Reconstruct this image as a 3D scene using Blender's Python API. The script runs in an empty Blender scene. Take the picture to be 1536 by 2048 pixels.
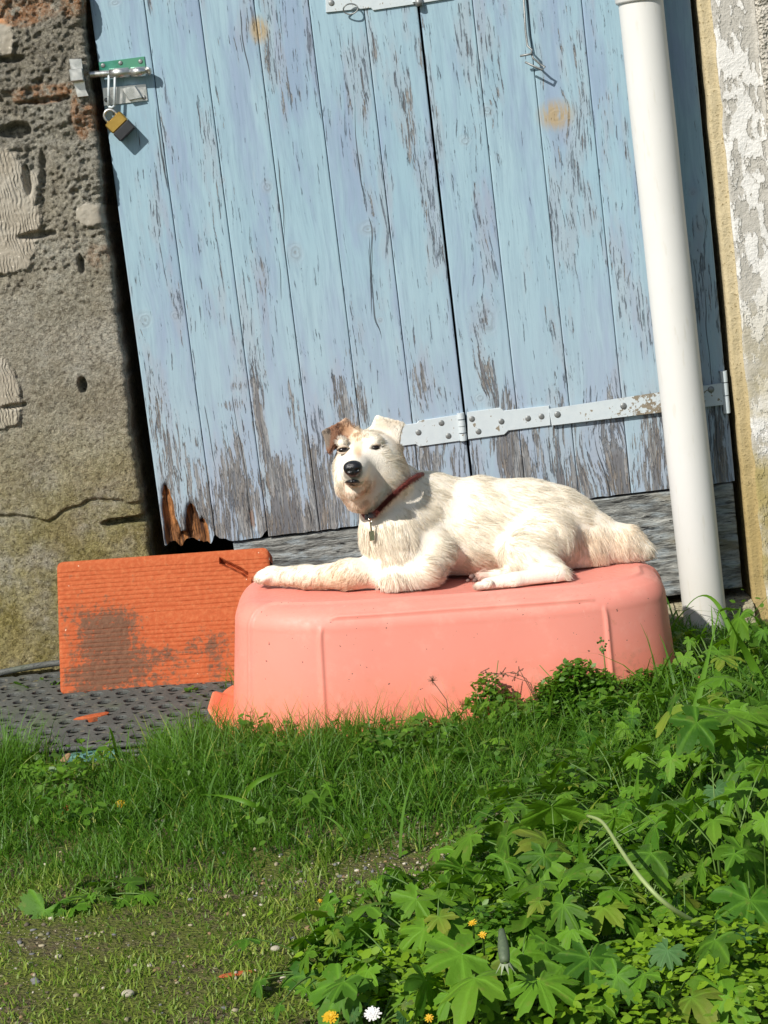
import bpy, math, numpy as np
from math import radians, sin, cos, pi
from mathutils import Matrix, Vector
rng = np.random.default_rng(7)

# ---------------------------------------------------------------- camera
PITCH, YAW, ROLL = .1526, -.0066, -.1196
CAM = np.array([.4402, -3.6694, .95]); FPX = 4000.0
FW = np.array([sin(YAW)*cos(PITCH), cos(YAW)*cos(PITCH), -sin(PITCH)])
_r = np.array([cos(YAW), -sin(YAW), 0]); _u = np.cross(_r, FW)
RT = cos(ROLL)*_r + sin(ROLL)*_u; UP = -sin(ROLL)*_r + cos(ROLL)*_u
sc = bpy.context.scene
cd = bpy.data.cameras.new("camera"); cam = bpy.data.objects.new("camera", cd)
sc.collection.objects.link(cam); sc.camera = cam
cam.matrix_world = Matrix(((RT[0], UP[0], -FW[0], CAM[0]), (RT[1], UP[1], -FW[1], CAM[1]), (RT[2], UP[2], -FW[2], CAM[2]), (0, 0, 0, 1)))
cd.sensor_fit = 'VERTICAL'; cd.sensor_height = 24; cd.lens = FPX/2048*24; cd.clip_start = .05; cd.clip_end = 400

# ---------------------------------------------------------------- light
SUN_AZ, SUN_EL = radians(38), radians(40)          # azimuth measured from the camera side towards the left
sd = np.array([-sin(SUN_AZ)*cos(SUN_EL), -cos(SUN_AZ)*cos(SUN_EL), sin(SUN_EL)])   # towards the sun
w = bpy.data.worlds.new("World"); sc.world = w; w.use_nodes = True
wn = w.node_tree; wn.nodes.clear()
sky = wn.nodes.new("ShaderNodeTexSky"); sky.sky_type = 'NISHITA'; sky.sun_disc = False
sky.sun_elevation = SUN_EL; sky.sun_rotation = math.atan2(sd[0], sd[1]); sky.air_density = 1.0; sky.dust_density = 1.0
bg = wn.nodes.new("ShaderNodeBackground"); bg.inputs[1].default_value = .085
wo = wn.nodes.new("ShaderNodeOutputWorld")
wn.links.new(sky.outputs[0], bg.inputs[0]); wn.links.new(bg.outputs[0], wo.inputs[0])
ld = bpy.data.lights.new("sun", 'SUN'); ld.energy = 4.8; ld.angle = radians(.5); ld.color = (1, .955, .88)
sun = bpy.data.objects.new("sun", ld); sc.collection.objects.link(sun)
sun.rotation_euler = Vector(sd).to_track_quat('Z', 'Y').to_euler(); sun.location = (-4, -4, 5)
sc.view_settings.view_transform = 'Standard'; sc.view_settings.look = 'None'
sc.view_settings.exposure = 0.22; sc.view_settings.gamma = 1.0; sc.view_settings.use_curve_mapping = False
sc.cycles.max_bounces = 6; sc.cycles.diffuse_bounces = 3; sc.cycles.glossy_bounces = 2
sc.cycles.transmission_bounces = 3; sc.cycles.transparent_max_bounces = 4

# ---------------------------------------------------------------- pixel <-> world measuring helpers
def _ray(px, py): return FW*FPX + RT*(px-768) + UP*(1024-py)
def P(px, py, Y):                                   # point of the photo's pixel on the plane y = Y
    d = _ray(px, py); return CAM + (Y-CAM[1])/d[1]*d
def G(px, py, Z):
    d = _ray(px, py); return CAM + (Z-CAM[2])/d[2]*d
def proj(X, Y, Z):
    D = np.stack([X-CAM[0], Y-CAM[1], Z-CAM[2]], -1); z = D@FW
    return 768+FPX*(D@RT)/z, 1024-FPX*(D@UP)/z
# ---------------------------------------------------------------- numpy noise
def _h(ix, iy, iz, s):
    n = (ix.astype(np.int64)*374761393 + iy.astype(np.int64)*668265263 + iz.astype(np.int64)*2147483647 + s*1442695041) & 0xffffffff
    n = ((n ^ (n >> 13))*1274126177) & 0xffffffff; n = ((n ^ (n >> 15))*2246822519) & 0xffffffff
    return ((n ^ (n >> 16)) & 0xffffff)/16777215.0
def vn(x, y, z=0, s=0):
    x, y, z = np.broadcast_arrays(np.asarray(x, float), np.asarray(y, float), np.asarray(z, float))
    ix, iy, iz = np.floor(x), np.floor(y), np.floor(z); fx, fy, fz = x-ix, y-iy, z-iz
    fx, fy, fz = [t*t*(3-2*t) for t in (fx, fy, fz)]; r = 0
    for a in (0, 1):
        for b in (0, 1):
            for c in (0, 1):
                r = r + _h(ix+a, iy+b, iz+c, s)*(fx if a else 1-fx)*(fy if b else 1-fy)*(fz if c else 1-fz)
    return r
def fbm(x, y, z=0, o=4, s=0, g=.5):
    r = 0; a = 1; t = 0
    for i in range(o):
        f = 2.03**i; r = r + a*vn(np.asarray(x)*f, np.asarray(y)*f, np.asarray(z)*f, s+i*17); t += a; a *= g
    return r/t
def sstep(a, b, x):
    t = np.clip((x-a)/(b-a), 0, 1); return t*t*(3-2*t)
# ---------------------------------------------------------------- objects
ORG = {}
def prop(o, label=None, cat=None, group=None, kind=None):
    if label: o['label'] = label
    if cat: o['category'] = cat
    if group: o['group'] = group
    if kind: o['kind'] = kind
    return o
def empty(name, loc, label, cat, group=None):
    o = bpy.data.objects.new(name, None); sc.collection.objects.link(o)
    o.empty_display_size = .05; o.location = loc; ORG[o.name] = np.array(loc, float)
    return prop(o, label, cat, group)
def mk(name, V, F, mat, parent=None, smooth=True, attrs=None, loc=None):
    """V world-space vertices; F list of faces or an int array (n,k)."""
    V = np.asarray(V, float).reshape(-1, 3)
    if parent is not None: org = ORG[parent.name]
    else: org = np.array(loc, float) if loc is not None else np.array([V[:, 0].mean(), V[:, 1].mean(), V[:, 2].min()])
    me = bpy.data.meshes.new(name)
    L = V-org
    if isinstance(F, np.ndarray):
        n, k = F.shape
        me.vertices.add(len(L)); me.vertices.foreach_set('co', L.astype(np.float32).ravel())
        me.loops.add(n*k); me.loops.foreach_set('vertex_index', F.astype(np.int32).ravel())
        me.polygons.add(n); me.polygons.foreach_set('loop_start', np.arange(0, n*k, k, dtype=np.int32))
        try: me.polygons.foreach_set('loop_total', np.full(n, k, dtype=np.int32))
        except Exception: pass
        me.update(calc_edges=True)
    else:
        me.from_pydata([tuple(v) for v in L], [], [tuple(int(i) for i in f) for f in F]); me.update()
    if smooth: me.polygons.foreach_set('use_smooth', np.ones(len(me.polygons), bool))
    for k_, v_ in (attrs or {}).items():
        v_ = np.asarray(v_, np.float32)
        if v_.ndim == 1: a = me.attributes.new(k_, 'FLOAT', 'POINT'); a.data.foreach_set('value', v_)
        else:
            a = me.attributes.new(k_, 'FLOAT_COLOR', 'POINT')
            if v_.shape[1] == 3: v_ = np.hstack([v_, np.ones((len(v_), 1), np.float32)])
            a.data.foreach_set('color', v_.ravel())
    if mat: me.materials.append(mat)
    o = bpy.data.objects.new(name, me); sc.collection.objects.link(o)
    if parent is not None:
        o.parent = parent; ORG[o.name] = org
    else:
        o.location = org; ORG[o.name] = org
    return o
class MB:                                            # collects shapes into one mesh
    def __init__(s): s.V = []; s.F = []; s.n = 0
    def add(s, V, F):
        V = np.asarray(V, float); s.V.append(V); s.F += [tuple(int(i)+s.n for i in f) for f in F]; s.n += len(V); return s
    def box(s, c, h, R=None, bev=0):
        """box with centre c, half sizes h, optional 3x3 rotation, chamfered edges"""
        h = np.array(h, float); b = min(bev, h.min()*.9)
        if b <= 0:
            V = np.array([[x, y, z] for x in (-1, 1) for y in (-1, 1) for z in (-1, 1)])*h
            F = [(0, 1, 3, 2), (4, 6, 7, 5), (0, 4, 5, 1), (2, 3, 7, 6), (0, 2, 6, 4), (1, 5, 7, 3)]
        else:
            V = []; idx = {}
            for x in (-1, 1):
                for y in (-1, 1):
                    for z in (-1, 1):
                        for a in range(3):
                            p = np.array([x, y, z])*h; q = p.copy()
                            for k in range(3):
                                if k != a: q[k] -= b*np.sign(p[k])
                            idx[(x, y, z, a)] = len(V); V.append(q)
            V = np.array(V); F = []
            for a in range(3):
                o1, o2 = [k for k in range(3) if k != a]
                for sg in (-1, 1):
                    f = []
                    for u, v in ((-1, -1), (1, -1), (1, 1), (-1, 1)):
                        t = [0, 0, 0]; t[a] = sg; t[o1] = u; t[o2] = v; f.append(idx[(*t, a)])
                    F.append(f)
                for u in (-1, 1):
                    for v in (-1, 1):
                        t1 = [0, 0, 0]; t1[a] = -1; t1[o1] = u; t1[o2] = v; t2 = list(t1); t2[a] = 1
                        F.append([idx[(*t1, o1)], idx[(*t2, o1)], idx[(*t2, o2)], idx[(*t1, o2)]])
            for x in (-1, 1):
                for y in (-1, 1):
                    for z in (-1, 1): F.append([idx[(x, y, z, a)] for a in range(3)])
            c0 = V.mean(0); G_ = []
            for f in F:
                p = V[f]; n = np.cross(p[1]-p[0], p[2]-p[0]); G_.append(f if n@(p.mean(0)-c0) > 0 else f[::-1])
            F = G_
        if R is not None: V = V@np.array(R).T
        return s.add(V+np.array(c), F)
    def tube(s, pts, r, n=12, cap=True):
        pts = np.array(pts, float); m = len(pts); r = np.broadcast_to(np.asarray(r, float), (m,))
        T = np.gradient(pts, axis=0); T /= np.linalg.norm(T, axis=1)[:, None]+1e-12
        a = np.array([0, 0, 1.]) if abs(T[0][2]) < .9 else np.array([1., 0, 0]); N = np.cross(T[0], a); N /= np.linalg.norm(N); V = []
        for i in range(m):
            N = N-T[i]*(N@T[i]); N /= np.linalg.norm(N); B = np.cross(T[i], N)
            for k in range(n):
                t = 2*pi*k/n; V.append(pts[i]+r[i]*(cos(t)*N+sin(t)*B))
        F = [(i*n+k, i*n+(k+1) % n, (i+1)*n+(k+1) % n, (i+1)*n+k) for i in range(m-1) for k in range(n)]
        if cap: F += [tuple(range(n))[::-1], tuple(range((m-1)*n, m*n))]
        return s.add(V, F)
    def plate(s, xz, y0, y1, bev=.0008):
        """flat plate: polygon in x,z from front y0 (nearer the camera) back to y1"""
        xz = np.array(xz, float)
        ar = sum(xz[i][0]*xz[(i+1) % len(xz)][1]-xz[(i+1) % len(xz)][0]*xz[i][1] for i in range(len(xz)))
        if ar < 0: xz = xz[::-1]
        c = xz.mean(0); n = len(xz); d = xz-c; inn = xz-d/np.linalg.norm(d, axis=1)[:, None]*bev
        V = [(x, y1, z) for x, z in xz]+[(x, y0+bev, z) for x, z in xz]+[(x, y0, z) for x, z in inn]
        F = [(i+j*n, (i+1) % n+j*n, (i+1) % n+(j+1)*n, i+(j+1)*n) for j in (0, 1) for i in range(n)]
        F += [tuple(range(2*n, 3*n)), tuple(range(n))[::-1]]
        return s.add(V, F)
    def dome(s, c, r, h, n=12, axis=(0, -1, 0)):
        ax = np.array(axis, float); ax /= np.linalg.norm(ax); a = np.array([1., 0, 0]) if abs(ax[0]) < .9 else np.array([0, 0, 1.])
        u = np.cross(ax, a); u /= np.linalg.norm(u); v = np.cross(ax, u); V = []
        for rr, hh in ((1, 0), (.93, .55), (.6, .9)):
            V += [np.array(c)+r*rr*(cos(2*pi*k/n)*u+sin(2*pi*k/n)*v)+ax*h*hh for k in range(n)]
        V.append(np.array(c)+ax*h)
        F = [(j*n+k, j*n+(k+1) % n, (j+1)*n+(k+1) % n, (j+1)*n+k) for j in (0, 1) for k in range(n)]
        F += [(2*n+k, 2*n+(k+1) % n, 3*n) for k in range(n)]
        return s.add(V, F)
    def build(s, name, mat, parent=None, smooth=False, loc=None):
        o = mk(name, np.vstack(s.V), s.F, mat, parent, smooth, loc=loc)
        if smooth == 'auto':
            for e in (): pass
        return o
def gridF(nu, nv, wrap=False):                       # quads of a (nv,nu) vertex grid, index = j*nu+i
    i = np.arange(nu if wrap else nu-1); j = np.arange(nv-1); I, J = np.meshgrid(i, j); I1 = (I+1) % nu
    return np.stack([J*nu+I, J*nu+I1, (J+1)*nu+I1, (J+1)*nu+I], -1).reshape(-1, 4)
# ---------------------------------------------------------------- shader expressions
NT = None
class E:
    def __init__(s, k): s.k = k
    def __add__(a, b): return m('ADD', a, b)
    __radd__ = __add__
    def __mul__(a, b): return m('MULTIPLY', a, b)
    __rmul__ = __mul__
    def __sub__(a, b): return m('SUBTRACT', a, b)
    def __rsub__(a, b): return m('SUBTRACT', b, a)
    def __truediv__(a, b): return m('DIVIDE', a, b)
    def __pow__(a, b): return m('POWER', a, b)
def nd(t, **kw):
    n = NT.nodes.new(t)
    for k, v in kw.items(): setattr(n, k, v)
    return n
def put(sock, v):
    if isinstance(v, E): NT.links.new(v.k, sock)
    elif isinstance(v, (tuple, list)): sock.default_value = (*v, 1) if len(sock.default_value) == 4 and len(v) == 3 else v
    else: sock.default_value = v
def m(op, a, b=None, c=None, clamp=False):
    n = nd('ShaderNodeMath', operation=op, use_clamp=clamp); put(n.inputs[0], a)
    if b is not None: put(n.inputs[1], b)
    if c is not None: put(n.inputs[2], c)
    return E(n.outputs[0])
def xyz(kind='Position'):
    g = nd('ShaderNodeNewGeometry') if kind in ('Position', 'Normal') else nd('ShaderNodeTexCoord')
    s_ = nd('ShaderNodeSeparateXYZ'); NT.links.new(g.outputs[kind], s_.inputs[0]); return [E(s_.outputs[i]) for i in range(3)]
def vec(x, y, z=0.0):
    n = nd('ShaderNodeCombineXYZ'); [put(n.inputs[i], v) for i, v in enumerate((x, y, z))]; return E(n.outputs[0])
def pos(kind='Position'):
    g = nd('ShaderNodeNewGeometry') if kind == 'Position' else nd('ShaderNodeTexCoord'); return E(g.outputs[kind])
def noise(v, scale, detail=3, rough=.55, dist=0):
    n = nd('ShaderNodeTexNoise'); put(n.inputs['Vector'], v); n.inputs['Scale'].default_value = scale
    n.inputs['Detail'].default_value = detail; n.inputs['Roughness'].default_value = rough; n.inputs['Distortion'].default_value = dist
    return E(n.outputs['Fac'])
def voro(v, scale, feat='F1', out='Distance', rnd=1):
    n = nd('ShaderNodeTexVoronoi', feature=feat); put(n.inputs['Vector'], v); n.inputs['Scale'].default_value = scale
    n.inputs['Randomness'].default_value = rnd; return E(n.outputs[out])
def attr(name, col=False):
    n = nd('ShaderNodeAttribute', attribute_name=name); return E(n.outputs['Color' if col else 'Fac'])
def ss(a, b, x, lo=0., hi=1.):
    n = nd('ShaderNodeMapRange', interpolation_type='SMOOTHSTEP'); put(n.inputs[0], x)
    if a > b: a, b, lo, hi = b, a, hi, lo
    for i, v in enumerate((a, b, lo, hi)): n.inputs[i+1].default_value = v
    return E(n.outputs[0])
def mix(f, a, b, mode='MIX'):
    n = nd('ShaderNodeMix', data_type='RGBA', blend_type=mode); put(n.inputs[0], f)
    put(n.inputs[6], a); put(n.inputs[7], b); return E(n.outputs[2])
def bump(h, strength=1, dist=.01, nrm=None):
    n = nd('ShaderNodeBump'); put(n.inputs['Height'], h); n.inputs['Strength'].default_value = strength
    n.inputs['Distance'].default_value = dist
    if nrm is not None: put(n.inputs['Normal'], nrm)
    return E(n.outputs[0])
def bsdf(col, rough=.6, nrm=None, metal=0., spec=.5, sss=0, trans=None, coat=0):
    n = nd('ShaderNodeBsdfPrincipled'); put(n.inputs['Base Color'], col); put(n.inputs['Roughness'], rough)
    put(n.inputs['Metallic'], metal); n.inputs['Specular IOR Level'].default_value = spec
    if nrm is not None: put(n.inputs['Normal'], nrm)
    if coat: n.inputs['Coat Weight'].default_value = coat
    if sss:
        n.inputs['Subsurface Weight'].default_value = sss; n.inputs['Subsurface Scale'].default_value = .01
        n.inputs['Subsurface Radius'].default_value = (1, .4, .3)
    out = E(n.outputs[0])
    if trans is not None:                            # thin leaves let light through
        t = nd('ShaderNodeBsdfTranslucent'); put(t.inputs[0], trans[0])
        mx = nd('ShaderNodeMixShader'); mx.inputs[0].default_value = trans[1]
        NT.links.new(out.k, mx.inputs[1]); NT.links.new(t.outputs[0], mx.inputs[2]); out = E(mx.outputs[0])
    return out
def material(name, fn):
    global NT
    mt = bpy.data.materials.new(name); mt.use_nodes = True; NT = mt.node_tree; NT.nodes.clear()
    o = nd('ShaderNodeOutputMaterial'); NT.links.new(fn().k, o.inputs[0]); return mt
# ================================================================ ground
def gz(x, y):                                        # height of the ground
    x = np.asarray(x, float); y = np.asarray(y, float)
    s_ = .124-.03*(np.clip(x, -1.2, 1.6)-.3)
    s_ = s_+(.012*sstep(-.42, -.05, y)-.030)*sstep(.2, .05, x)*sstep(-.62, -.47, y)+.012*np.exp(-((y+.75)/.10)**2)*sstep(-.05, .2, x)
    far = .125-.01*(np.clip(x, -2, 2)-.3)
    t = sstep(-.6, -1.7, y); z = s_*(1-t)+far*t
    return z+.014*(fbm(x*5+3, y*5, 0, 3, 5)-.5)+.02*(fbm(x*1.4, y*1.4+9, 0, 2, 8)-.5)
def m_ground():
    p = pos(); n1 = noise(p, 7, 5, .6); n2 = noise(p, 60, 4, .6); n3 = noise(p, 260, 3, .6); v = voro(p, 170)
    soil = mix(n2, (.045, .035, .018), (.17, .135, .075))
    c = mix(ss(.36, .56, n1+(n2-.5)*.4), soil, mix(n3, (.045, .07, .010), (.15, .165, .03)))
    c = mix(ss(.62, .75, n3), c, (.30, .26, .19))
    return bsdf(c, .95, bump(n2*.6+n3*.4+v*.3, 1, .012), spec=.2)
M_ground = material('soil', m_ground)
xs = np.concatenate([[-60, -20, -8, -4], np.arange(-2.2, 2.9, .02), [4, 8, 20, 60]])
ys = np.concatenate([[-60, -20, -8, -5], np.arange(-3.4, .05, .02)])
X, Y = np.meshgrid(xs, ys); Z = gz(X, Y)
mk('ground', np.stack([X, Y, Z], -1), gridF(len(xs), len(ys)), M_ground)['kind'] = 'structure'

# ================================================================ left wall
def m_wall():
    x, y, z = xyz(); p = pos(); big = noise(p, 9, 4, .6); mid = noise(p, 45, 4, .65); fine = noise(p, 210, 3, .7); grit = voro(p, 330)
    sm = attr('smooth'); gritty = m('SUBTRACT', 1., sm)
    c = mix(mid, (.46, .445, .375), (.64, .615, .52)); c = mix(ss(.46, .60, fine)*.55, c, (.20, .185, .145)); c = mix(ss(.5, .75, noise(p, 200, 5, .8))*.7, c, (.60, .56, .45))
    c = mix(ss(.42, .62, big)*.7, c, (.33, .30, .22))
    low = ss(.75, .3, z)
    c = mix(low*ss(.35, .65, noise(p, 14, 4, .6))*.75, c, (.27, .25, .10))
    c = mix(ss(.98, 1.25, z+.1*big)*.45, c, (.16, .155, .14))
    c = mix(sm, c, mix(mid, (.30, .275, .225), (.40, .37, .31)))
    c = mix(attr('orange')*ss(.36, .5, mid), c, mix(fine, (.38, .17, .08), (.52, .30, .16)))
    c = mix(ss(.60, .70, fine)*gritty*.75, c, (.08, .075, .06))
    c = mix(ss(.67, .72, noise(p, 170, 2, .5))*.8, c, (.62, .58, .50))
    wp = vec(x+noise(p, 160, 2)*.012, y, z+noise(vec(z, x, y), 160, 2)*.012); cell = voro(wp, 150, 'F1', 'Color'); gd = voro(wp, 230)
    sand = noise(p, 125, 5, .9)
    c = mix(ss(.35, .75, cell)*gritty*.28, c, (.72, .68, .55)); c = mix(ss(.53, .62, sand)*gritty*.7, c, (.74, .69, .56)); c = mix(ss(.47, .38, sand)*gritty*.8, c, (.12, .11, .085))
    c = mix(ss(.40, .60, noise(p, 12, 4, .6))*.55, c, (.85, .80, .74), 'MULTIPLY'); c = mix(low*ss(.30, .60, noise(p, 11, 4, .65))*.85, c, (.92, .84, .42), 'MULTIPLY')
    comb = m('SINE', (x+z*.10+noise(p, 22, 3)*.030)*1000)*sm*ss(.35, .6, noise(p, 25, 2))*attr('comb')
    gr_ = noise(p, 300, 4, .8); h = mid*.15+gr_*.5*(gritty*.85+.15)-gd*.35*gritty+sand*1.3*gritty+comb*.10
    return bsdf(c, .95, bump(h, 1, .011), spec=.15)
M_wall = material('crumbling_render', m_wall)
edge = [(164, 0), (168, 60), (176, 110), (180, 180), (190, 250), (200, 330), (204, 400), (212, 470), (226, 545), (232, 620), (245, 700), (254, 785), (262, 860), (272, 940), (282, 1000), (284, 1035), (297, 1060), (296, 1075), (300, 1120)]
ez = np.array([P(a, b, -.03)[2] for a, b in edge])[::-1]; ex = np.array([P(a, b, -.03)[0] for a, b in edge])[::-1]
def wall_edge(z):
    return np.interp(z, ez, ex)+.006*(fbm(z*22, z*0, 0, 3, 3)-.5)+.003*(vn(z*90, 0, 0, 4)-.5)
zz = np.concatenate([np.arange(-.1, .12, .01), np.arange(.12, 1.46, .0023), np.arange(1.5, 2.6, .03)])
u = np.concatenate([-np.geomspace(3, .46, 14), np.arange(-.45, -.0001, .0023)])         # along the face, measured from the edge
arc = np.linspace(0, pi/2, 7)[1:]; rr = .012
rev = np.concatenate([np.linspace(.004, .06, 15), np.linspace(.08, .45, 8)])           # the side of the opening
U, ZZ = np.meshgrid(u, zz)
EX = wall_edge(ZZ[:, :1])
def blob(x, z, px, py, rx, ry, Yp=-.03):             # soft ellipse measured in the photo
    c = P(px, py, Yp); return ((x-c[0])/(rx/1090))**2+((z-c[2])/(ry/1090))**2
FX = EX-rr+U; FY = np.full_like(FX, -.03)
wob = 1.5*(fbm(FX*26, ZZ*26, 0, 5, 21, .6)-.5)
smooth_ = np.zeros_like(FX); comb_ = np.zeros_like(FX)
for px, py, rx, ry, cb in ((5, 420, 80, 115, 1), (0, 790, 45, 75, 1), (175, 430, 22, 26, 0), (10, 80, 20, 34, 0)):
    s_ = sstep(1.15, .85, blob(FX, ZZ, px, py, rx, ry)+wob*1.2); smooth_ = np.maximum(smooth_, s_)
    if cb: comb_ = np.maximum(comb_, s_)
or_ = np.zeros_like(FX)
for px, py, rx, ry in ((60, 22, 55, 28), (150, 10, 30, 22), (0, 30, 25, 14), (85, 185, 60, 18), (160, 225, 16, 45), (120, 180, 30, 14), (10, 5, 20, 20), (190, 510, 22, 26)):
    or_ = np.maximum(or_, sstep(1.4, .6, blob(FX, ZZ, px, py, rx, ry)+wob*1.6)*(.4 if py > 400 else 1))
rough_ = sstep(.78, .98, ZZ+.08*(fbm(FX*6, ZZ*6, 0, 2, 9)-.5))      # stony hollows towards the top
st = fbm(FX*16, ZZ*16, 0, 4, 31)
D = .004*(fbm(FX*7, ZZ*7, 0, 3, 2)-.5)+.0028*(fbm(FX*120, ZZ*120, 0, 2, 12)-.5)
rid = lambda f_, s_: 1-2*np.abs(fbm(FX*f_, ZZ*f_, 0, 3, s_, .6)-.5)
D += rough_*(.034*(st-.5)+.012*(rid(60, 33)-.85)+.011*(fbm(FX*150, ZZ*150, 0, 3, 34, .65)-.5))
D += (1-rough_)*(.0035*(fbm(FX*45, ZZ*45, 0, 3, 35)-.5)+.0034*(fbm(FX*170, ZZ*170, 0, 3, 36, .7)-.5))
D = D*(1-.82*smooth_)+smooth_*.007
for px, py, rx, ry, dp in ((165, 770, 9, 17, .03), (232, 1045, 34, 9, .03), (75, 470, 40, 9, .020), (162, 530, 7, 20, .02), (30, 262, 34, 16, .03), (270, 1040, 30, 9, .03), (20, 118, 30, 7, .018), (95, 200, 60, 6, .014), (30, 812, 26, 6, .014), (55, 360, 8, 30, .016), (85, 330, 7, 24, .014)):
    D -= dp*sstep(1.3, .3, blob(FX, ZZ, px, py, rx, ry)+wob)
cr = np.abs(ZZ-np.interp(FX, [-.6, -.31, -.2, -.12, -.05], [.40, .47, .45, .475, .46])-.02*(fbm(FX*25, ZZ*3, 0, 3, 77)-.5)); D -= .007*sstep(.006, .001, cr)
FY = FY-D
AX = np.repeat(EX-rr, len(arc), 1)+rr*np.sin(arc)[None, :]; AY = np.repeat(FY[:, -1:], len(arc), 1)+rr*(1-np.cos(arc))[None, :]
RX = np.repeat(EX, len(rev), 1)+.004*(fbm(rev[None, :]*40+0*EX, ZZ[:, :1]*40, 0, 3, 41)-.5)-.0*rev; RY = AY[:, -1:]+rev[None, :]
XX = np.hstack([FX, AX, RX]); YY = np.hstack([FY, AY, RY]); n_ = XX.shape[1]; Zf = np.repeat(zz[:, None], n_, 1)
pad = lambda a: np.hstack([a, np.repeat(a[:, -1:], n_-a.shape[1], 1)]).ravel()
lw = mk('rough_wall', np.stack([XX, YY, Zf], -1), gridF(n_, len(zz)), M_wall, attrs={'smooth': pad(smooth_), 'comb': pad(comb_), 'orange': pad(or_)}, loc=(-.6, 0, .17))
prop(lw, 'rough crumbling grey rendered stone wall left of the blue door', 'wall')

# room behind the doors, its shade put into near-black walls
M_dark = material('dark_interior', lambda: bsdf(mix(noise(pos(), 8), (.012, .011, .010), (.03, .028, .025)), .95, spec=.1))
b = MB()
b.box((.5, .86, 1.2), (1.1, .02, 1.5)); b.box((.5, .44, 2.62), (1.1, .4, .02)); b.box((1.55, .45, 1.2), (.02, .4, 1.5)); b.box((-.5, .65, 1.2), (.02, .19, 1.5)); b.box((.5, .45, -.12), (1.1, .4, .02))
b.build('interior', M_dark)['kind'] = 'structure'

# ================================================================ right wall
DR = 11.03*.097                                      # right edge of the door
def m_rwall():
    x, y, z = xyz(); p = pos(); big = noise(p, 8, 4, .6); mid = noise(p, 50, 4, .65); fine = noise(p, 190, 3, .65)
    band = attr('band')                              # 0 ochre edge, 1 painted strip, 2 pebbledash
    och = mix(mid, (.42, .345, .20), (.56, .48, .32)); och = mix(ss(.75, .25, z)*.7, och, (.30, .21, .06)); och = mix(ss(.60, .68, fine), och, (.20, .15, .07))
    gre = mix(mid, (.36, .345, .31), (.50, .48, .43))
    fl = noise(vec(x*1.0, y, z*.45), 42, 5, .62)
    pnt = mix(ss(.50, .535, fl+.05*ss(.9, .6, z)-.02), gre, (.66, .65, .62))
    pnt = mix(ss(.8, .35, z)*ss(.35, .6, big), pnt, (.34, .28, .12)); pnt = mix(ss(.72, .76, noise(p, 90)), pnt, (.10, .09, .07))
    peb = mix(fine, (.22, .20, .16), (.72, .68, .60)); peb = mix(ss(.8, .35, z)*.6, peb, (.34, .28, .12))
    c = mix(ss(.4, .6, band), och, pnt); c = mix(ss(1.4, 1.6, band), c, peb)
    h = fine*.35+mid*.3+ss(.49, .54, fl)*.25*ss(.4, .6, band)+voro(p, 170)*.9*ss(1.4, 1.6, band)
    return bsdf(c, .95, bump(h, 1, .006), spec=.15)
M_rw = material('peeling_render', m_rwall)
rev = np.array([.45, .2, .06, .03, .012, .004]); xs2 = np.concatenate([np.arange(0, .36, .0035), np.geomspace(.37, 3, 14)])
zz2 = np.concatenate([np.arange(-.1, 1.5, .005), np.arange(1.5, 2.6, .03)])
X0 = np.concatenate([np.zeros(len(rev)), xs2]); n_ = len(X0); XX, ZZ = np.meshgrid(X0, zz2)
jag = .004*(fbm(ZZ*25, ZZ*0, 0, 3, 5)-.5); b1 = .024; b2 = np.clip(.098-.012*(ZZ-1.3), .09, .2)
xj = XX+jag; band = sstep(b1-.0015, b1+.0015, xj)+sstep(b2-.002, b2+.002, xj)
YY = -.006-.006*sstep(b1-.003, b1+.001, xj)-.012*sstep(b2-.004, b2+.002, xj)-.004*(fbm(XX*30, ZZ*30, 0, 3, 8)-.5)-band.clip(1, 2)*.0-.012*(band-1).clip(0, 1)*(fbm(XX*110, ZZ*110, 0, 2, 9)-.5)
YY[:, :len(rev)] = rev[None, :]; YY[:, len(rev)] = .0
XX = DR+.012+XX+.004*(fbm(ZZ*14, 0*ZZ, 0, 3, 15)-.5)
rw = mk('rendered_wall', np.stack([XX, YY, ZZ], -1), gridF(n_, len(zz2)), M_rw, attrs={'band': band.ravel()}, loc=(1.4, 0, .1))
prop(rw, 'pale peeling wall with ochre edge strip and pebbledash at the right', 'wall')

# ================================================================ blue door
SEAM = [k*.097+.003 for k in range(12)]; SEAM[11] = DR
ZB = .3645                                           # bottom of the planks
knots = [(535, 373, 15, 22, 0), (590, 505, 24, 30, 0), (930, 281, 17, 17, 0), (735, 458, 28, 22, 0), (290, 640, 22, 26, 0), (350, 632, 14, 14, 0), (1112, 230, 26, 22, 1), (970, 640, 42, 50, 0),
         (960, 796, 13, 12, 0), (518, 60, 14, 20, 1), (1222, 892, 42, 28, 0), (975, 222, 22, 22, 0), (1398, 455, 14, 14, 0), (1385, 385, 14, 14, 0), (625, 880, 14, 12, 0), (230, 5, 20, 12, 0), (1330, 200, 20, 20, 0), (760, 640, 10, 10, 0), (445, 360, 9, 12, 0)]
ZW = P(600, 730, 0)[2]
KN = [(P(a, b, 0)[0], P(a, b, 0)[2], c/1100, d/1100, e) for a, b, c, d, e in knots]
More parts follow.
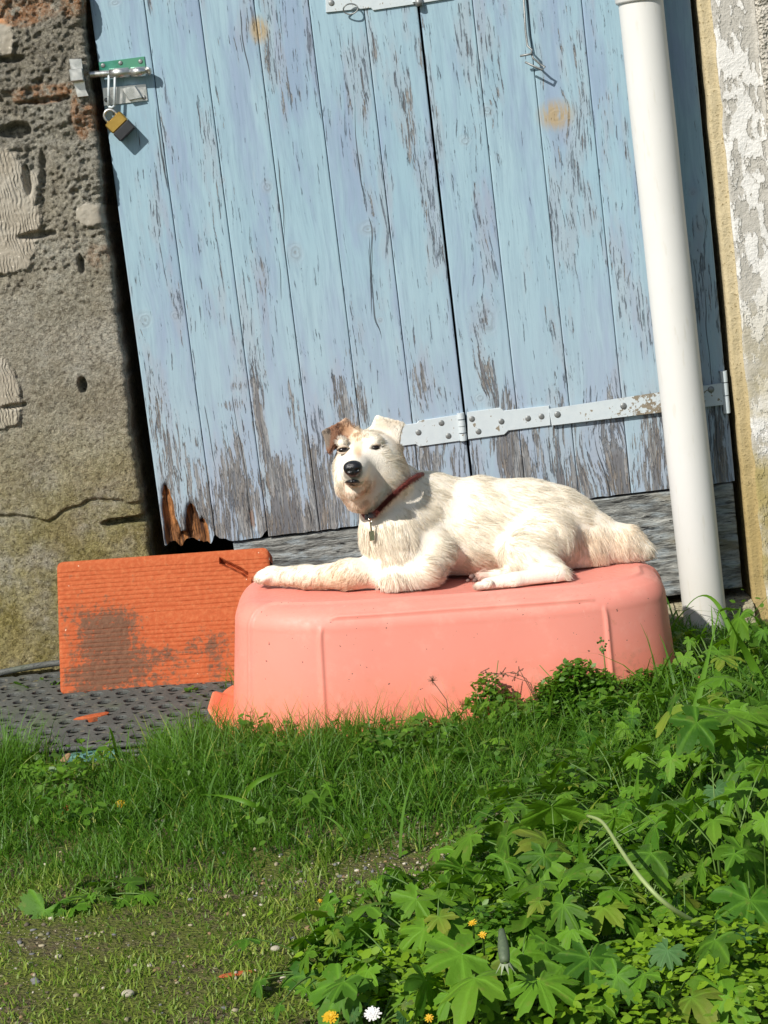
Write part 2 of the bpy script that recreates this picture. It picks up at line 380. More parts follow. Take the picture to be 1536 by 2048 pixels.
wears = [(440, 230, 14, 130, .5), (430, 420, 26, 60, .30), (560, 300, 16, 200, .28), (735, 330, 16, 180, .42), (820, 290, 14, 110, .75), (745, 90, 18, 60, .6), (850, 120, 16, 160, .8), (870, 330, 10, 90, .7), (700, 470, 26, 50, .4), (715, 700, 22, 90, .5),
         (960, 330, 18, 180, .3), (1150, 90, 14, 110, .62), (1080, 200, 18, 60, .25), (1205, 430, 12, 220, .4), (1110, 240, 22, 22, .6), (1130, 270, 12, 16, .6), (510, 520, 12, 160, .4), (660, 560, 16, 120, .3), (400, 560, 10, 90, .35), (960, 740, 24, 80, .55),
         (860, 600, 14, 160, .4), (1010, 480, 12, 120, .35), (1170, 660, 14, 110, .3), (350, 330, 10, 120, .22), (640, 180, 12, 120, .3), (1060, 420, 10, 160, .2), (975, 640, 40, 30, .3),
         # bare timber low down
         (470, 930, 34, 70, .75), (400, 980, 28, 90, .6), (505, 1020, 24, 60, .8), (340, 900, 26, 110, .55), (300, 780, 12, 120, .5), (580, 800, 18, 70, .7), (560, 980, 22, 110, .7), (640, 960, 40, 90, .65), (700, 830, 30, 50, .6), (600, 1040, 60, 40, .6), (680, 760, 20, 60, .5), (520, 830, 8, 120, .8), (840, 770, 22, 60, .7),
         (850, 920, 40, 40, .7), (1005, 900, 26, 50, .75), (1040, 930, 20, 60, .8), (1075, 880, 10, 60, .6), (1020, 800, 20, 40, .6), (1240, 940, 16, 50, .9), (1300, 900, 30, 80, .55), (1215, 790, 10, 60, .4), (1150, 960, 30, 30, .3), (1350, 60, 10, 60, .2), (1440, 930, 14, 60, .5), (400, 130, 4, 200, .4), (460, 810, 40, 14, .6), (480, 770, 34, 12, .5)]
WE = [(P(a, b, 0)[0], P(a, b, 0)[2], c/1100, d/1100, e) for a, b, c, d, e in wears]
rots = [(338, 1030, 10, 62, 1.0), (347, 1075, 16, 45, 1.0), (385, 1050, 15, 48, 1.15), (408, 1075, 10, 40, 1.0), (372, 1085, 22, 24, 1.2), (505, 1035, 8, 24, .35)]
RO = [(P(a, b, 0)[0], P(a, b, 0)[2], c/1100, d/1100, e) for a, b, c, d, e in rots]
def plank_mesh(k):
    x0, x1 = SEAM[k]+.0006, SEAM[k+1]-.0006
    if k == 5: x1 -= .0016
    if k == 6: x0 += .0016
    fx = np.concatenate([[0, .004, .010], np.linspace(.03, .97, 26), [.990, .996, 1]]); n = len(fx); cur = np.clip(np.minimum(fx, 1-fx)*(x1-x0)/.0012, 0, 1)
    xf = x0+fx*(x1-x0); yf = .0012*(1-cur)**2
    prof_x = np.concatenate([xf, [x1, x0]]); prof_y = np.concatenate([yf, [.024, .024]])
    zs = np.concatenate([np.arange(ZB, 1.46, .004), np.linspace(1.5, 2.1, 10)])
    XX, ZZ = np.meshgrid(prof_x, zs); YY = np.repeat(prof_y[None, :], len(zs), 0)
    YY = YY+.0012*(fbm(XX*9+k*5, ZZ*1.5, k, 2, 6)-.5)+.0015*(vn(k*3.3, 0, 0, 3)-.5)
    kwx = np.zeros_like(XX); kd = np.full_like(XX, 1.0); ora = np.zeros_like(XX); we = np.full_like(XX, .0); ro = np.zeros_like(XX)
    for a, b, c, d, e in KN:
        q = np.sqrt(((XX-a)/c)**2+((ZZ-b)/d)**2)/2; ora = np.maximum(ora, e*sstep(.9, .3, q)); kd = np.minimum(kd, q*(1+.5*(fbm(XX*60, ZZ*60, k, 2, 13)-.5))); kwx += (XX-a)*np.exp(-(((XX-a)/c)**2+((ZZ-b)/d/1.7)**2)*.5)*.55*((a > x0) & (a < x1))
    wv = fbm(XX*40, ZZ*14, 0, 3, 61)*1.3-.65
    for a, b, c, d, e in WE:
        we = we+(0.8 if b < ZW else .38)*e*np.exp(-(((XX-a)/c)**2+((ZZ-b)/d)**2)*(1+wv*.8))
    we = we+.26*sstep(.66, .45, ZZ+.05*wv)+.16*sstep(.46, .37, ZZ)
    for a, b, c, d, e in RO:
        q = ((XX-a)/c)**2+((ZZ-b)/d)**2; ro = np.maximum(ro, e*sstep(1.25, .55, q+.9*wv))
    fr = np.zeros_like(XX); fr[:, :n] = 1
    dep = ro*(.008+.013*fbm(XX*140, ZZ*35, 0, 3, 71)); YY = YY+fr*dep
    # eaten-away lower end
    bot = sstep(ZB+.03, ZB, ZZ); up = .028*np.clip(fbm(XX*60, 0*XX, 0, 2, 91)-.35, 0, 1)*(k < 2)+.002*vn(XX*90, 0*XX, 0, 5)
    ZZ = ZZ+bot*up
    V = np.stack([XX, YY, ZZ], -1); w_ = len(prof_x); F = gridF(w_, len(zs), True)
    at = {'kd': kd.ravel(), 'wear': we.ravel(), 'rot': ro.ravel(), 'ora': ora.ravel(), 'kwx': kwx.ravel(), 'pid': np.full(XX.size, float(vn(k*7.7+.5, 3.1, 0, 2)))}
    return V.reshape(-1, 3), F, at
def m_door():
    x, y, z = xyz(); pid = attr('pid'); kd = attr('kd'); wear = attr('wear'); rot = attr('rot')
    gx = x-attr('kwx')+pid*3.; warp = noise(vec(gx*1., pid*9, z*1.), 5, 2)*.02
    ring = m('SINE', kd*26+noise(vec(gx, z, pid), 90, 3)*7)*ss(.55, .2, kd)
    gw = gx+warp
    st1 = noise(vec(gw, pid*5, z*.05), 300, 3, .7)         # very fine streaks
    st2 = noise(vec(gw, pid*5+3, z*.06), 140, 4, .65)
    fle = noise(vec(gw, pid*7, z*.10), 210, 4, .72, .3)       # short flakes
    pat = noise(vec(gx, pid*3, z*.22), 20, 4, .6)
    cr = noise(vec((gx+warp*1.5), pid*2, z*.015), 120, 2, .5)
    v = st2*.45+fle*.55; w_ = wear*.25+(pat-.5)*.30
    c1 = mix(noise(vec(gx, pid*4, z*.3), 10, 3, .5), (.235, .375, .46), (.335, .465, .52))
    c1 = mix(ss(.44, .66, noise(vec(gx, pid*8, z*.16), 18, 4, .65)+wear*.10)*.8, c1, (.235, .305, .43))
    c1 = mix(ss(.42, .62, st2)*.30, c1, (.19, .28, .36)); c1 = mix(ss(.50, .68, st1)*.35, c1, (.17, .25, .33))
    c1 = mix(ss(.95, .45, z)*.40, c1, (.36, .42, .47)); c1 = mix(ss(.5, .62, pat+wear*.25-.02)*.35, c1, (.31, .32, .36))
    wd = mix(ss(.35, .65, st1), (.10, .097, .093), (.34, .335, .325)); wd = mix(ss(.45, .7, pat)*.5, wd, (.30, .25, .20)); wd = mix(ss(.5, .6, st2)*.3, wd, (.33, .38, .42))
    b_ = ss(.625, .65, v+w_)
    c = mix(b_, c1, wd)
    dk = ss(.595, .635, st1*.5+fle*.5+wear*.10+(pat-.5)*.42)
    c = mix(dk*.66, c, (.075, .09, .115))
    crk = ss(.735, .75, cr+wear*.08); c = mix(crk*.8, c, (.04, .045, .05))
    c = mix(ss(.45, .95, ring)*.30, c, (.11, .13, .15)); c = mix(ss(.09, .03, kd)*.6, c, (.10, .09, .08)); c = mix(ss(.5, .2, kd)*.25, c, (.30, .33, .36))
    c = mix(attr('ora')*ss(.4, .6, fle+.08)*.8, c, (.38, .27, .12))
    rc = mix(ss(.35, .65, st2), (.04, .016, .008), (.44, .19, .065)); c = mix(ss(.25, .5, rot), c, rc)
    h = m('MULTIPLY', b_, -.5)+st1*.2*(b_*.8+.2)+dk*-.6+ring*.05-crk*.8+ss(.25, .5, rot)*st2*1.5
    return bsdf(c, .62+b_*.28, bump(h, 1., .0026), spec=.3)
M_door = material('blue_flaking_paint', m_door)
door = empty('plank_door', (.53, 0, ZB), 'weathered light blue plank door of two leaves with flaking paint', 'door')
def leaf(ks):
    Vs = []; Fs = []; at = {}; n = 0
    for k in ks:
        V, F, a = plank_mesh(k); Vs.append(V); Fs.append(F+n); n += len(V)
        for q in a: at.setdefault(q, []).append(a[q])
    return mk('door_leaf', np.vstack(Vs), np.vstack(Fs), M_door, door, attrs={q: np.concatenate(v) for q, v in at.items()})
leaf(range(0, 6)); leaf(range(6, 11))
bb = MB()                                            # dark sheets added behind the leaves to keep light out of the joints
for a, b_, z0, z1 in ((.02, .575, .42, 2.05), (.59, 1.06, .42, 2.05)): bb.box(((a+b_)/2, .034, (z0+z1)/2), ((b_-a)/2, .008, (z1-z0)/2))
bb.build('joint_blackout', M_dark, door)

def m_hinge():
    x, y, z = xyz(); p = pos(); n1 = noise(p, 60, 4, .6); n2 = noise(p, 190, 3, .6)
    rust = m('MULTIPLY', ss(.80, .93, x), ss(1.09, .93, x))*.14
    c = mix(n1, (.44, .50, .53), (.56, .61, .62)); c = mix(ss(.60, .63, n1*.55+n2*.45+rust), c, mix(n2, (.10, .075, .05), (.30, .26, .19)))
    return bsdf(c, .5, bump(n1*.3+n2*.2, .5, .002), spec=.4)
M_hinge = material('painted_hinge_metal', m_hinge)
M_steel = material('galvanised_steel', lambda: bsdf(mix(noise(pos(), 120), (.45, .45, .43), (.70, .70, .66)), ss(.3, .7, noise(pos(), 60), .25, .5), metal=.9))
M_dsteel = material('dull_screw_metal', lambda: bsdf(mix(noise(pos(), 300), (.10, .11, .11), (.34, .35, .34)), .5, metal=.6))
def pl(pts, y=0): return [(P(a, b, y)[0], P(a, b, y)[2]) for a, b in pts]
def screw(px, py, parent, y=-.0035, r=.0058):
    c = P(px, py, y); c[1] = y; s_ = MB().dome(c, r, .0018); a = rng.uniform(0, pi)
    o = s_.build('screw', M_dsteel, parent, True); return o
# lower hinge
hg = empty('hinge', P(925, 855, 0), 'pale blue painted strap hinge joining the two leaves low on the door', None); del hg['label']
hg.parent = door; hg.location = np.array(hg.location)-ORG[door.name]
b = MB(); b.plate(pl([(790, 852), (833, 846), (838, 841), (917, 829), (920, 881), (838, 893), (832, 888), (790, 893)]), -.004, .0002)
b.build('hinge_plate', M_hinge, hg)
b = MB(); b.plate(pl([(934, 824), (1000, 815), (1007, 821), (1098, 811), (1101, 850), (1016, 861), (1008, 869), (936, 878)]), -.004, .0002)
b.build('hinge_plate', M_hinge, hg)
b = MB()
for y0, y1 in ((826, 838), (840, 852), (853, 865), (867, 881)):
    c0, c1 = P(921+(y0-826)*.11, y0, -.004), P(921+(y1-826)*.11, y1, -.004); b.tube([c0, c1], .0068, 14)
b.build('hinge_pin', M_hinge, hg)
for q in ((837, 865), (883, 846), (897, 872), (944, 838), (957, 863), (1003, 843), (1056, 837), (1083, 833)): screw(*q, hg)
st = empty('hinge', P(1280, 810, 0), 'x', None); del st['label']; st.parent = door; st.location = np.array(st.location)-ORG[door.name]
b = MB(); b.plate(pl([(1097, 817), (1450, 764), (1452, 808), (1103, 850)]), -.0085, -.0042); b.build('strap', M_hinge, st)
b = MB()
for y0, y1 in ((742, 764), (766, 790), (792, 826)):
    b.tube([P(1447+(y0-742)*.085, y0, -.006), P(1447+(y1-742)*.085, y1, -.006)], .0062, 12)
b.build('hinge_pin', M_hinge, st)
for q in ((1115, 829), (1247, 812), (1422, 779)): screw(*q, st, -.0085, .0062)
# upper hinge
uh = empty('hinge', P(770, 10, 0), 'x', None); del uh['label']; uh.parent = door; uh.location = np.array(uh.location)-ORG[door.name]
b = MB(); b.plate(pl([(650, -30), (905, -52), (905, -4), (833, 8), (746, 21), (742, 16), (652, 25)]), -.004, .0002); b.build('hinge_plate', M_hinge, uh)
b = MB(); b.tube([P(826, -40, -.004), P(832, 4, -.004)], .0068, 14); b.build('hinge_pin', M_hinge, uh)
b = MB(); b.tube([P(836, -2, -.006), P(839, 12, -.006)], .0075, 10); b.build('hinge_pin', M_dsteel, uh, True)
screw(663, 6, uh); screw(875, -14, uh); screw(790, -8, uh)
b = MB(); c = P(700, 8, -.008); b.tube([c+np.array([.013*cos(t), -.004+.002*sin(2*t), -.009+.009*sin(t)]) for t in np.linspace(0, 2*pi, 20)], .0013, 8); b.build('ring', M_dsteel, uh, True)

# sliding bolt on the left leaf
sb = empty('slide_bolt', P(250, 160, 0), 'x', None); del sb['label']; sb.parent = door; sb.location = np.array(sb.location)-ORG[door.name]
def m_plate():
    x, y, z = xyz(); n = noise(pos(), 60, 3); c = mix(ss(.35, .6, n), (.05, .26, .18), (.10, .38, .28))
    return bsdf(mix(ss(.02, .075, x+n*.02), c, (.14, .40, .26)), .28, metal=.75)
M_green = material('greenish_zinc', m_plate)
b = MB(); b.plate(pl([(197, 125), (289, 113), (293, 143), (200, 154)]), -.003, .0002); b.build('bolt_plate', M_green, sb)
b = MB(); b.plate(pl([(205, 176), (292, 168), (296, 201), (208, 212)]), -.003, .0002); b.build('bolt_plate', M_steel, sb)
for q in ((206, 131), (241, 126), (281, 123), (213, 200), (288, 195)): screw(*q, sb, -.003, .0042)
b = MB(); b.tube([P(x, 152-(x-136)*.062, -.017) for x in (136, 180, 240, 300)], [.0058]*4, 16); b.build('bolt_rod', M_steel, sb, True)
b = MB()
for x0, x1 in ((219, 258), (262, 292)):
    b.tube([P(x0, 147-(x0-220)*.06, -.0165), P(x1, 147-(x1-220)*.06, -.0165)], .0088, 16)
b.build('bolt_sleeve', M_steel, sb, True)
b = MB(); b.tube([P(300, 142, -.017), P(296, 142, -.017), P(303, 141, -.017)], [.0058, .0088, .004], 14); b.build('bolt_knob', M_steel, sb, True)
b = MB(); e0 = P(224, 150, -.018); e1 = P(223, 212, -.018); e0[1] = -.020
for s_ in (-.0055, .0055): b.tube([e0+np.array([s_, 0, 0]), (e0+e1)/2+np.array([s_, 0, 0]), e1+np.array([s_, 0, 0])], .0022, 8)
b.tube([e1+np.array([-.0055, 0, 0]), e1+np.array([0, 0, -.003]), e1+np.array([.0055, 0, 0])], .0022, 8); b.tube([e0+np.array([-.0055, 0, 0]), e0+np.array([0, 0, .005]), e0+np.array([.0055, 0, 0])], .0024, 8)
b.build('hasp', M_hinge, sb, True)
b = MB(); c0 = P(258, 176, 0); b.plate([(c0[0]-.012, c0[2]), (c0[0]+.012, c0[2]+.002), (c0[0]+.022, c0[2]-.020), (c0[0]-.002, c0[2]-.022)], -.012, -.0032); b.build('staple', M_steel, sb)
# keeper on the wall
kp = MB(); c = P(152, 150, -.055)
kp.plate([(c[0]-.010, c[2]+.030), (c[0]+.012, c[2]+.028), (c[0]+.012, c[2]-.026), (c[0]+.016, c[2]-.038), (c[0]-.004, c[2]-.038), (c[0]-.008, c[2]-.010)], -.045, -.041)
kp.box((c[0]+.001, -.052, c[2]+.008), (.0115, .008, .0022), bev=.001); kp.box((c[0]+.001, -.052, c[2]-.009), (.0115, .008, .0022), bev=.001); kp.box((c[0]+.001, -.0595, c[2]), (.0115, .0015, .0105), bev=.001)
ko = kp.build('bolt_keeper', M_steel, lw)

# padlock
pk = empty('padlock', P(238, 252, -.03), 'small brass padlock with black face hanging from the bolt hasp', 'padlock')
ang = radians(-37); R = np.array([[cos(ang), 0, sin(ang)], [0, 1, 0], [-sin(ang), 0, cos(ang)]])
M_brass = material('brass', lambda: bsdf(mix(noise(pos(), 90, 4), (.42, .25, .05), (.66, .44, .12)), .32, bump(noise(pos(), 200), .2, .001), metal=.85))
M_black = material('black_rubber', lambda: bsdf(mix(noise(pos(), 200), (.012, .013, .016), (.03, .032, .036)), .45))
cb = P(239, 251, -.017)
def Rz(a): return np.array([[cos(a), -sin(a), 0], [sin(a), cos(a), 0], [0, 0, 1]])
R2 = R@Rz(radians(0))
b = MB(); b.box(cb+R2@np.array([-.0, 0, .0070]), (.0185, .0095, .0105), R2, .002); b.build('lock_body', M_brass, pk)
b = MB(); b.box(cb+R2@np.array([0, 0, -.0130]), (.0188, .0098, .0095), R2, .002); b.build('lock_bumper', M_black, pk)
b = MB(); t_ = np.linspace(0, pi, 14); arcp = [np.array([-.0105*cos(t), 0, .024+.0105*sin(t)]) for t in t_]
pth = [np.array([-.0105, 0, .012])]+arcp+[np.array([.0105, 0, .012])]; b.tube([cb+R2@q for q in pth], .0026, 10); b.build('shackle', M_steel, pk, True)

# wire hook
hk = MB(); pts = [(1040, -60, -.004), (1050, 92, -.010), (1046, 98, -.018), (1052, 98, -.022), (1062, 96, -.022), (1064, 108, -.022), (1064, 122, -.024), (1076, 134, -.028), (1087, 132, -.028), (1083, 124, -.027), (1062, 118, -.022)]
hk.tube([P(*q) for q in [(1044, -60, -.006), (1051, 60, -.010), (1055, 92, -.014), (1064, 100, -.02), (1062, 108, -.024), (1040, 112, -.024)]], .0020, 8)
hk.tube([P(*q) for q in [(1062, 104, -.02), (1066, 116, -.022), (1080, 128, -.024), (1090, 134, -.024), (1084, 140, -.026), (1050, 124, -.024)]], .0020, 8)
ho = hk.build('wire_hook', M_dsteel, None, True); prop(ho, 'thin bent wire hook hanging on the right blue door leaf', 'hook')

# ================================================================ bottom board and threshold
def m_board():
    x, y, z = xyz(); wv = noise(vec(x*.6, 0., z*3), 6, 3)*.03; st = noise(vec(x*.14, y, z+wv), 130, 5, .75); s2 = noise(vec(x*.08, y, z+wv), 260, 3, .6); big = noise(vec(x*.4, 0., z), 14, 3)
    c = mix(ss(.32, .68, st), (.075, .078, .075), (.40, .41, .38)); c = mix(ss(.55, .7, big)*.5, c, (.27, .23, .13))
    c = mix(ss(.62, .66, s2), c, (.03, .03, .03)); c = mix(ss(.5, .62, noise(vec(x*.3, 0., z), 60, 4))*.4, c, (.42, .50, .54))
    return bsdf(c, .9, bump(st*1.2-ss(.60, .66, s2)*.8, 1, .007), spec=.2)
M_board = material('grey_weathered_board', m_board)
nx, nz = 220, 50; X, Z = np.meshgrid(np.linspace(.13, DR-.004, nx), np.linspace(.163, ZB-.0035, nz))
Yb = .006+.0065*(fbm(X*5, Z*90, 0, 4, 55)-.5)+.004*(fbm(X*2, Z*25, 0, 2, 51)-.5)
Vf = np.stack([X, Yb, Z], -1).reshape(-1, 3); F = gridF(nx, nz).tolist(); nb = len(Vf)
bk = Vf.copy(); bk[:, 1] = .045; F += [[i+nb for i in f[::-1]] for f in F]
for j in range(nz-1):
    a, c_ = j*nx, (j+1)*nx; F += [[a, c_, c_+nb, a+nb], [a+nx-1, a+nx-1+nb, c_+nx-1+nb, c_+nx-1]]
for i in range(nx-1):
    F += [[i, i+nb, i+1+nb, i+1], [(nz-1)*nx+i, (nz-1)*nx+i+1, (nz-1)*nx+i+1+nb, (nz-1)*nx+i+nb]]
bo = mk('bottom_board', np.vstack([Vf, bk]), F, M_board); prop(bo, 'cracked grey bare timber board lying under the blue door leaves', 'board')
# stone sill below it
def m_stone():
    p = pos(); a = noise(p, 40, 4, .6); f_ = noise(p, 200, 3)
    c = mix(a, (.20, .18, .12), (.42, .38, .26)); c = mix(ss(.6, .68, f_), c, (.06, .05, .04)); return bsdf(c, .95, bump(a+f_*.6, 1, .008), spec=.15)
M_stone = material('mossy_stone', m_stone)
nx, ny = 260, 40; X, T = np.meshgrid(np.linspace(.02, DR+.01, nx), np.linspace(0, 1, ny))
prof = [(-.02, .0), (-.024, .125), (-.012, .138), (.012, .142), (.3, .142)]
pt = np.linspace(0, 1, len(prof)); Yp = np.interp(T, pt, [a for a, _ in prof]); Zp = np.interp(T, pt, [a for _, a in prof])
nn = fbm(X*22, T*9, 0, 4, 19)-.5; mk('door_sill', np.stack([X, Yp-.016*nn, Zp+.010*nn], -1), gridF(nx, ny), M_stone, loc=(.5, 0, .05)); prop(bpy.data.objects['door_sill'], 'rough mossy stone sill showing low down beside the white pipe', 'sill')

# ================================================================ drainpipe
def m_pvc():
    x, y, z = xyz(); n = noise(pos(), 14, 4); f_ = noise(vec(x, y, z*.2), 90, 3)
    c = mix(n, (.60, .595, .565), (.66, .655, .63)); c = mix(ss(.60, .7, f_)*.25, c, (.50, .46, .36)); c = mix(ss(.35, .12, z)*.35, c, (.48, .45, .36))
    return bsdf(c, .42, bump(f_, .06, .001), spec=.45)
M_pvc = material('white_pvc', m_pvc)
pb, pt_ = P(1420, 1330, -.056), P(1281, 0, -.062); ax = (pt_-pb)/(pt_[2]-pb[2]); at_z = lambda z: pb+ax*(z-pb[2])
pp = empty('drainpipe', at_z(.04), 'white plastic drainpipe running down in front of the blue door', 'drainpipe')
n = 48
def lathe(prof, name, mat, parent):                  # (z, r) profile about the pipe axis
    V = [];
    for z, r in prof:
        c = at_z(z); V += [c+np.array([r*cos(2*pi*k/n), r*sin(2*pi*k/n), 0]) for k in range(n)]
    return mk(name, V, gridF(n, len(prof), True), mat, parent)
zp = np.linspace(.03, 1.36, 60); lathe([(z, .0395+.0002*sin(z*20)) for z in zp], 'pipe', M_pvc, pp)
zc = P(1281, 5, -.062)[2]
lathe([(zc, .0402), (zc+.001, .0432), (zc+.004, .0445), (zc+.05, .0448), (zc+.053, .0462), (zc+.062, .0462), (zc+.065, .0448), (1.9, .0448), (2.1, .0448)], 'pipe_socket', M_pvc, pp)
# ================================================================ upturned plastic tub
TZ = (.131, .345)                                    # base height at its centre, top height at its centre
tc = np.array([.499, -.415, TZ[0]]); TILT = -.050; H_T = .199
# local frame: x along the tub (falls to the right), z up through it
tx = np.array([cos(TILT), 0, sin(TILT)]); tzv = np.array([-sin(TILT), 0, cos(TILT)]); ty = np.array([0, 1., 0])
TYAW = radians(0.)
tx, ty = tx*cos(TYAW)+ty*sin(TYAW), -tx*sin(TYAW)+ty*cos(TYAW)
def tub_pt(lx, ly, lz): return tc+np.multiply.outer(lx, tx)+np.multiply.outer(ly, ty)+np.multiply.outer(lz, tzv)
A0, B0, A1, B1, EXP = .367, .215, .351, .197, 3.3    # half lengths at the rim and at the bottom of the tub, and squareness
def sup(t, a, b, e=EXP):
    c, s = np.cos(t), np.sin(t); r = (np.abs(c)**15+np.abs(s)**15+((np.abs(c)+np.abs(s))/1.66)**15)**(-1/15); return a*r*c, b*r*s
nt = 720; tt = np.linspace(-pi, pi, nt, endpoint=False)
# equal spacing round the outline
xx, yy = sup(np.linspace(-pi, pi, 6001), 1, B1/A1); ln = np.concatenate([[0], np.cumsum(np.hypot(np.diff(xx), np.diff(yy)))])
tt = np.interp(np.arange(nt)/nt*ln[-1], ln, np.linspace(-pi, pi, 6001)); PER = ln[-1]*A1
RC = .040
prof = []                                            # (height, inset from A1/B1 outline, v = distance along the profile)
for z in np.linspace(0, H_T-RC, 60): prof.append((z, -(A0-A1)*(1-z/(H_T-RC))))
for a in np.linspace(0, pi/2, 26)[1:]: prof.append((H_T-RC+RC*sin(a), RC*(1-cos(a))))
last = RC
for i in np.linspace(0, 1, 70)[1:]: prof.append((H_T, RC+(B1*.97-RC)*i))
prof = np.array(prof); vv = np.concatenate([[0], np.cumsum(np.hypot(*np.diff(prof, axis=0).T))]); v_edge = vv[60]
Tg, Vg = np.meshgrid(np.arange(nt), np.arange(len(prof)))
ux, uy = sup(tt, A1, B1); nxn = np.gradient(uy, edge_order=2); nyn = -np.gradient(ux, edge_order=2)
nxn = (np.roll(uy, -1)-np.roll(uy, 1)); nyn = -(np.roll(ux, -1)-np.roll(ux, 1)); nl = np.hypot(nxn, nyn); nxn /= nl; nyn /= nl
ins = prof[:, 1][Vg]; hz = prof[:, 0][Vg]
k_top = np.clip((ins-RC)/(B1*.97-RC), 0, 1)
wall_x = ux[Tg]-nxn[Tg]*np.minimum(ins, RC); wall_y = uy[Tg]-nyn[Tg]*np.minimum(ins, RC)
LX = wall_x*(1-k_top); LY = wall_y*(1-k_top)
NX, NY, NZ = nxn[Tg], nyn[Tg], np.zeros_like(LX)
ca = np.clip((hz-(H_T-RC))/RC, 0, 1); NZ = np.where(k_top > 0, 1, ca); NH = np.where(k_top > 0, 0, np.sqrt(1-ca**2)); NX = NX*NH; NY = NY*NH
# ribs: each corner of the tub has a raised panel line that runs up the wall and turns along the top
s_arc = (np.arange(nt)/nt*PER)[Tg]; vg = vv[Vg]
def s_of(px, py, z_=.10):                            # arc position of a rib seen in the photo
    best = None
    for i in range(nt):
        q = tub_pt(ux[i]+.0*nxn[i], uy[i], z_)
        if uy[i] > .05: continue
        a, b_ = proj(*q); d = abs(a-px)
        if best is None or d < best[0]: best = (d, i)
    return best[1]/nt*PER
disp = np.zeros_like(LX)
def seg_d(S, V, s0, v0, s1, v1):
    ds = (S-s0+PER/2) % PER-PER/2; e = np.array([s1-s0, v1-v0]); L2 = e@e+1e-12
    t = np.clip((ds*e[0]+(V-v0)*e[1])/L2, 0, 1); return np.hypot(ds-t*e[0], V-v0-t*e[1])
def rib(path, h=.0042, wd=.0040):
    global disp
    d = np.full_like(disp, 9.)
    for (a, b_), (c, e) in zip(path[:-1], path[1:]): d = np.minimum(d, seg_d(s_arc, vg, a, b_, c, e))
    disp = np.maximum(disp, h*np.exp(-(d/wd)**2)); return d
def panel(sa, sb_, vt, r=.035):                      # outline of a panel between two ribs, rounded upper corners
    p_ = [(sa, 0), (sa, vt-r)]+[(sa+r*(1-cos(t)), vt-r+r*sin(t)) for t in np.linspace(0, pi/2, 8)[1:]]
    p_ += [(sb_-r+r*sin(t), vt-r+r*cos(t)) for t in np.linspace(0, pi/2, 8)]+[(sb_, vt-r), (sb_, 0)]
    rib(p_); dS = np.minimum((s_arc-sa) % PER, (sb_-s_arc) % PER)
    ins_ = ((s_arc-sa) % PER < (sb_-sa)) & (vg < vt); dd = np.minimum(dS, vt-vg)
    return np.where(ins_, sstep(0, .006, dd), 0)
sB, sC, sA, sD = s_of(647, 1300), s_of(1216, 1250), s_of(505, 1300), s_of(1322, 1230)
pin = panel(sB, sC, v_edge+.022); pout = panel(sA, sD, v_edge+.060, .05); disp -= .0040*pin
off = PER/2                                          # the same ribs on the far side
panel(sB+off, sC+off, v_edge+.022)
mold = .0006*(fbm(LX*9, LY*9, hz*9, 2, 4)-.5)*6
sag = -.006*np.exp(-((LX-.06)/.2)**2-(LY/.16)**2)*(hz > H_T-.01)
body = tub_pt(LX+NX*(disp+mold), LY+NY*(disp+mold), hz+NZ*(disp+mold)+sag)
def m_tub():
    x, y, z = xyz(); p = pos(); n = noise(p, 6, 4); f_ = noise(p, 120, 4, .6); sc_ = noise(vec(x*2, y, z*.3), 40, 4, .7)
    c = mix(n, (.69, .235, .178), (.73, .275, .215)); c = mix(ss(.28, .16, z+n*.03)*.5, c, (.80, .20, .10))  # lower wall deepened to orange, its weaker light put into the colour
    c = mix(ss(.66, .70, noise(p, 75, 4, .7))*.5, c, (.50, .20, .12)); c = mix(ss(.70, .72, sc_)*.25, c, (.86, .55, .45))
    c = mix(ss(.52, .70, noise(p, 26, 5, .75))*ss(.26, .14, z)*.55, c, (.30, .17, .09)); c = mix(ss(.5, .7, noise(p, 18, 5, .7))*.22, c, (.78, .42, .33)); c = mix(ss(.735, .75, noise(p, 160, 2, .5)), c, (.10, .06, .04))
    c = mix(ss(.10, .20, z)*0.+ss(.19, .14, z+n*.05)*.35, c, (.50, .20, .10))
    return bsdf(c, ss(.3, .7, f_, .46, .62), bump(f_*.5+n, .12, .002), spec=.4, sss=.12)
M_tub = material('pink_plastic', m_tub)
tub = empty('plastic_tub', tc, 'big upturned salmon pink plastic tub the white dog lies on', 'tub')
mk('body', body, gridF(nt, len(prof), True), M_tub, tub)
# rolled rim with a grip at each end
M_rim = material('lit_rim_plastic', lambda: bsdf(mix(noise(pos(), 30, 3), (.82, .20, .10), (.84, .26, .15)), .4, spec=.4, sss=.2))  # redder colour stands in for light shining through the rim
ux0, uy0 = sup(tt, A0, B0); rim = [(0, .003), (.010, .002), (.020, .003), (.027, .007), (.030, .005), (.029, .001), (.020, -.002), (.010, -.003), (-.003, -.002)]
V = []
ends = np.maximum(sstep(.035, .0, np.abs(uy0+.055*np.sign(ux0)*0)-.055), 0)*(1)
for o_, z in rim: V.append(tub_pt(ux0+nxn*o_*(1+.35*ends), uy0+nyn*o_, z+.012*ends*max(o_, 0)/.03))
mk('rim', np.vstack(V), gridF(nt, len(rim), True), M_rim, tub)
def tub_top(px, py):                                 # where the photo's pixel meets the top of the tub
    d = _ray(px, py); n = tzv; q = tc+tzv*H_T; t = ((q-CAM)@n)/(d@n); return CAM+t*d

